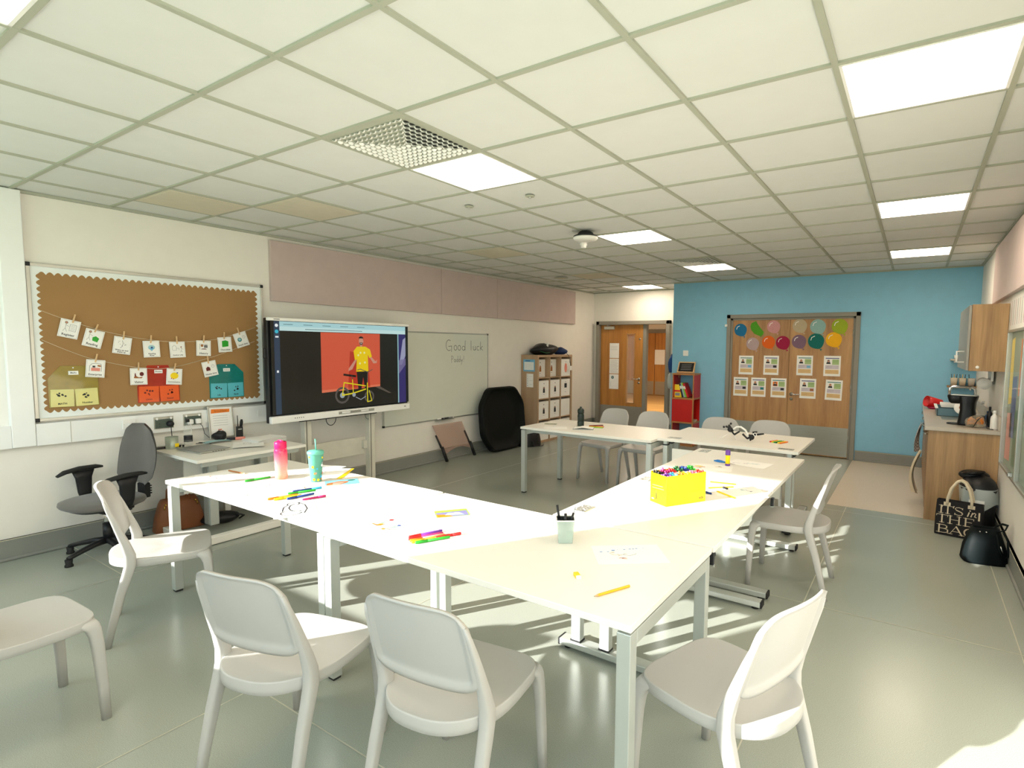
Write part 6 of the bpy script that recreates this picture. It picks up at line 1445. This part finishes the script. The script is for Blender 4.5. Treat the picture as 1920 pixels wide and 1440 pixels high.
# black and white clamp arm
t = thing('clamp_arm', 'white curved arm with two black clamp heads on the back right desk', 'clamp', T(.13, 4.03, TH+.008))
b = MB(); b.tube([(-.03, .0, .10), (.0, .0, .125), (.04, 0, .128), (.08, .01, .10), (.105, .01, .055), (.11, .01, .03)], .009, 'white', n=10); obj('arm', b, t)
for nm_, C0, pts, fin in (('clamp_head', (-.06, 0, .095), [((-.10, -.01, .125), (-.035, 0, .10)), ((-.075, 0, .14), (-.03, 0, .08)), ((-.06, 0, .10), (-.02, 0, .05)), ((-.02, 0, .05), (.03, -.01, .085))], ((-.12, 0, .115), (-.055, .0, .152))), ('clamp_head', (.14, 0, .04), [((.06, -.01, .065), (.105, 0, .02)), ((.105, 0, .025), (.165, 0, .065)), ((.16, 0, .06), (.20, 0, .075)), ((.15, 0, .085), (.19, 0, .095)), ((.19, 0, .07), (.25, 0, .082))], ((.13, .0, .015), (.12, .01, .055)))):
    b = MB(); b.ball(C0, (.026, .018, .026), 'black', u=12, v=8)
    for p, q_ in pts: b.tube([p, q_], [.010, .007], 'black', n=8)
    for f_ in fin: b.ball(f_, .011, 'black', u=10, v=6)
    obj(nm_, b, t)
b = MB(); b.tube([(-.05, 0, .07), (-.14, -.03, .008), (-.15, -.03, .012)], .0035, 'white', n=6); b.tube([(-.02, 0, .05), (-.005, .0, .006)], .005, 'white', n=6); b.tube([(.12, 0, .02), (.12, -.01, .006)], .006, 'white', n=6); obj('leg', b, t)
b = MB(); b.lathe([(.016, -.004), (.016, .004), (.011, .004), (.011, -.004)], 'white', T(.175, -.018, .072) @ RX(90), n=16); obj('ring', b, t)

# ------------------------------------------------------------------ teacher desk things
DZ_ = .7205
t = thing('laptop', 'closed silver grey laptop on the teacher desk', 'laptop', T(-3.45, .965, DZ_) @ RZ(5))
b = MB(); b.box((0, 0, .007), (.34, .25, .010), 'alu', bev=.003); obj('base', b, t); b = MB(); b.box((0, 0, .016), (.34, .25, .006), mat('laptop_grey', '8e918c', .3, .5), bev=.0025); obj('lid', b, t)
b = MB(); [b.box((.171, -.02+k*.022, .007), (.002, .012, .004), 'black') for k in range(5)]; obj('ports', b, t)
t = thing('tin_pot', 'grey green tin with a yellow mark on the teacher desk', 'pot', T(-3.735, .845, DZ_)); b = MB(); b.lathe([(.045, 0), (.046, .003), (.048, .10), (.046, .10), (.043, .01)], mat('tin', 'aab4a4', .35, .3), n=24); obj('body', b, t); b = MB(); b.box((.046, .02, .03), (.006, .03, .03), col('yellow'), bev=.002); obj('label_card', b, t)
t = thing('clear_bottle', 'clear plastic drink bottle with black cap on the teacher desk', 'bottle', T(-3.80, 1.0, DZ_))
b = MB(); b.lathe([(.030, 0), (.034, .006), (.033, .09), (.034, .11), (.03, .15), (.016, .195), (.014, .205)], 'clear_thin', n=22); obj('body', b, t); b = MB(); b.lathe([(.0335, .03), (.0335, .085)], 'ink', n=22, cap=False); obj('label_band', b, t); b = MB(); b.lathe([(.016, .203), (.016, .228), (.013, .23)], 'black', n=16); obj('cap', b, t)
t = thing('framed_notice', 'silver frame with a notice headed in orange standing on the teacher desk', 'notice', LW(1.345, DZ_+.155, .09, -1) @ RX(-9))
b = MB()
for s in (-1, 1): b.box((s*.105, 0, 0), (.014, .30, .012), 'alu', bev=.002); b.box((0, s*.145, 0), (.22, .014, .012), 'alu', bev=.002)
obj('frame', b, t)
b = MB(); b.box((0, 0, -.002), (.2, .28, .004), 'paper'); b.poly([(-.085, .085), (.08, .09), (.085, .12), (-.08, .125)], col('orange'), .0006); b.text('Breakfast', 0, .105, .03, col('brown'), .001)
for k in range(5): b.line([(-.07, .06-k*.022), (.06, .06-k*.022)], .002, col('grey'), .0006)
for k in range(9): b.disc(-.03+.012*(k % 4), -.07-.014*(k//3), .006, col(['salmon', 'crimson', 'orange'][k % 3]), .0008, 8)
obj('poster', b, t)
b = MB(); b.box((0, -.02, -.03), (.06, .2, .004), 'black', RX(-14)); obj('easel_leg', b, t)
t = thing('two_way_radio', 'black two way radio with a long aerial in front of the silver frame', 'radio', T(-3.83, 1.455, DZ_) @ RZ(80)); b = MB(); b.box((0, 0, .055), (.055, .035, .11), 'black', bev=.006); obj('body', b, t); b = MB(); b.tube([(-.012, 0, .11), (-.014, 0, .215)], [.005, .0035], 'black', n=8); obj('aerial', b, t); b = MB(); b.tube([(.014, 0, .105), (.02, 0, .15), (.022, 0, .175)], [.012, .014, .008], 'rubber', n=10); obj('clip', b, t); b = MB(); b.box((0, -.018, .085), (.03, .002, .008), 'alu'); obj('display', b, t)
b = MB(); lump(b, (0, 0, .035), (.05, .06, .045), 'black', 14, .12); tag(obj('black_pouch', b, None, T(-3.88, 1.30, DZ_)), 'small black pouch beside the two way radio on the teacher desk', 'pouch')
b = MB(); b.grid(lambda u, v: Vector(((u-.5)*.09, (v-.5)*.22, .010+.010*math.sin(math.pi*v))), 4, 12, col('ltblue')); b.grid(lambda u, v: Vector(((u-.5)*.09, (v-.5)*.22, .006+.010*math.sin(math.pi*v))), 4, 12, 'paper'); tag(obj('booklet', b, None, T(-3.72, 1.20, DZ_) @ RZ(-6)), 'curved pale blue booklet behind the laptop', 'booklet')
t = thing('marker', 'black and red thick marker lying behind the papers on the teacher desk', 'marker', T(-3.74, 1.37, DZ_+.014) @ RZ(60)); b = MB(); b.tube([(-.07, 0, 0), (.0, 0, 0)], .013, 'ink', n=12); obj('barrel', b, t); b = MB(); b.tube([(.0, 0, 0), (.08, 0, .0)], .014, col('salmon'), n=12); obj('cap', b, t)
def squig(b):
    b.line(arc(-.01, .04, .03, .035, 0, 360, 16), .003, 'ink', .0016); b.line([(-.09, -.03), (-.05, .0), (-.02, -.01), (.04, -.01), (.08, -.03)], .003, 'ink', .0016); b.line([(-.07, -.09), (-.02, -.07), (.05, -.08)], .002, 'ink', .0016)
t = paper(-3.36, 1.29, 62, 'white colouring sheet with a black outline on the teacher desk', squig, w_=.24, h_=.30, z=DZ_+.012)
t.rotation_euler.rotate_axis('X', R(0))
b = MB()
for k in range(9): b.box((.004*math.sin(k), .003*math.cos(k*2), .0012+k*.0042), (.21, .297, .0022), 'paper', RZ(math.sin(k*1.7)*4))
tag(obj('paper_stack', b, None, T(-3.46, 1.49, DZ_) @ RZ(8)), 'loose stack of white papers at the right end of the teacher desk', 'paper stack', None, 'stuff')
b = MB(); b.box((0, 0, .008), (.05, .16, .016), 'black', bev=.004); tag(obj('black_case', b, None, T(-3.79, .80-.02, DZ_) @ RZ(-12)), 'flat black case at the left end of the teacher desk', 'case')
b = MB(); b.tube([(-3.80, 1.06, DZ_+.004), (-3.74, 1.10, DZ_+.012), (-3.70, 1.14, DZ_+.004), (-3.78, 1.16, DZ_+.004), (-3.84, 1.10, DZ_+.004)], .003, 'black', n=6); tag(obj('charging_cable', b), 'thin black cable looping behind the laptop', 'cable')
t = thing('wrist_watch', 'small black and silver watch beside the tin pot', 'watch', T(-3.665, .885, DZ_)); b = MB(); b.lathe([(.016, .004), (.017, .012), (.012, .014)], 'chrome', n=16); obj('case', b, t); b = MB(); b.tube([(-.03, 0, .004), (-.01, 0, .03), (.02, .01, .032), (.035, .0, .005)], .008, 'black', n=8, flat=.4); obj('strap', b, t)

# ------------------------------------------------------------------ bags under the desk
t = thing('tan_handbag', 'tan leather handbag with gold clasps on the floor under the teacher desk', 'handbag', T(-3.80, .90, 0) @ RZ(85))
b = MB(); b.column([(0, 0, 0, .185, .075), (0, 0, .012, .19, .082), (0, 0, .12, .175, .075), (0, 0, .24, .145, .055), (0, 0, .275, .13, .035), (0, 0, .275, .12, .028), (0, 0, .20, .13, .04)], 'leather_tan', n=36, pw=5); obj('body', b, t)
for s in (-1, 1): b = MB(); b.tube([(-.075, s*.045, .25), (-.07, s*.045, .34), (-.045, s*.04, .39), (0, s*.04, .405), (.045, s*.04, .39), (.07, s*.045, .34), (.075, s*.045, .25)], .008, 'leather_tan', n=8); obj('handle', b, t)
for s in (-1, 1): b = MB(); b.tube([(s*.12, -.065, .235), (s*.125, -.07, .20)], .005, 'gold', n=6); b.ball((s*.112, -.062, .24), .009, 'gold', u=8, v=6); obj('clasp', b, t)
t = thing('black_shoulder_bag', 'flat black bag lying on the floor beside the tan handbag', 'bag', T(-3.66, 1.17, 0) @ RZ(65))
b = MB(); lump(b, (0, 0, .05), (.16, .075, .055), 'black', 6, .07); obj('body', b, t); b = MB(); b.tube([(.1, -.03, .06), (.16, -.05, .07), (.19, -.02, .05), (.15, .0, .02)], .008, 'black', n=8); obj('strap', b, t)
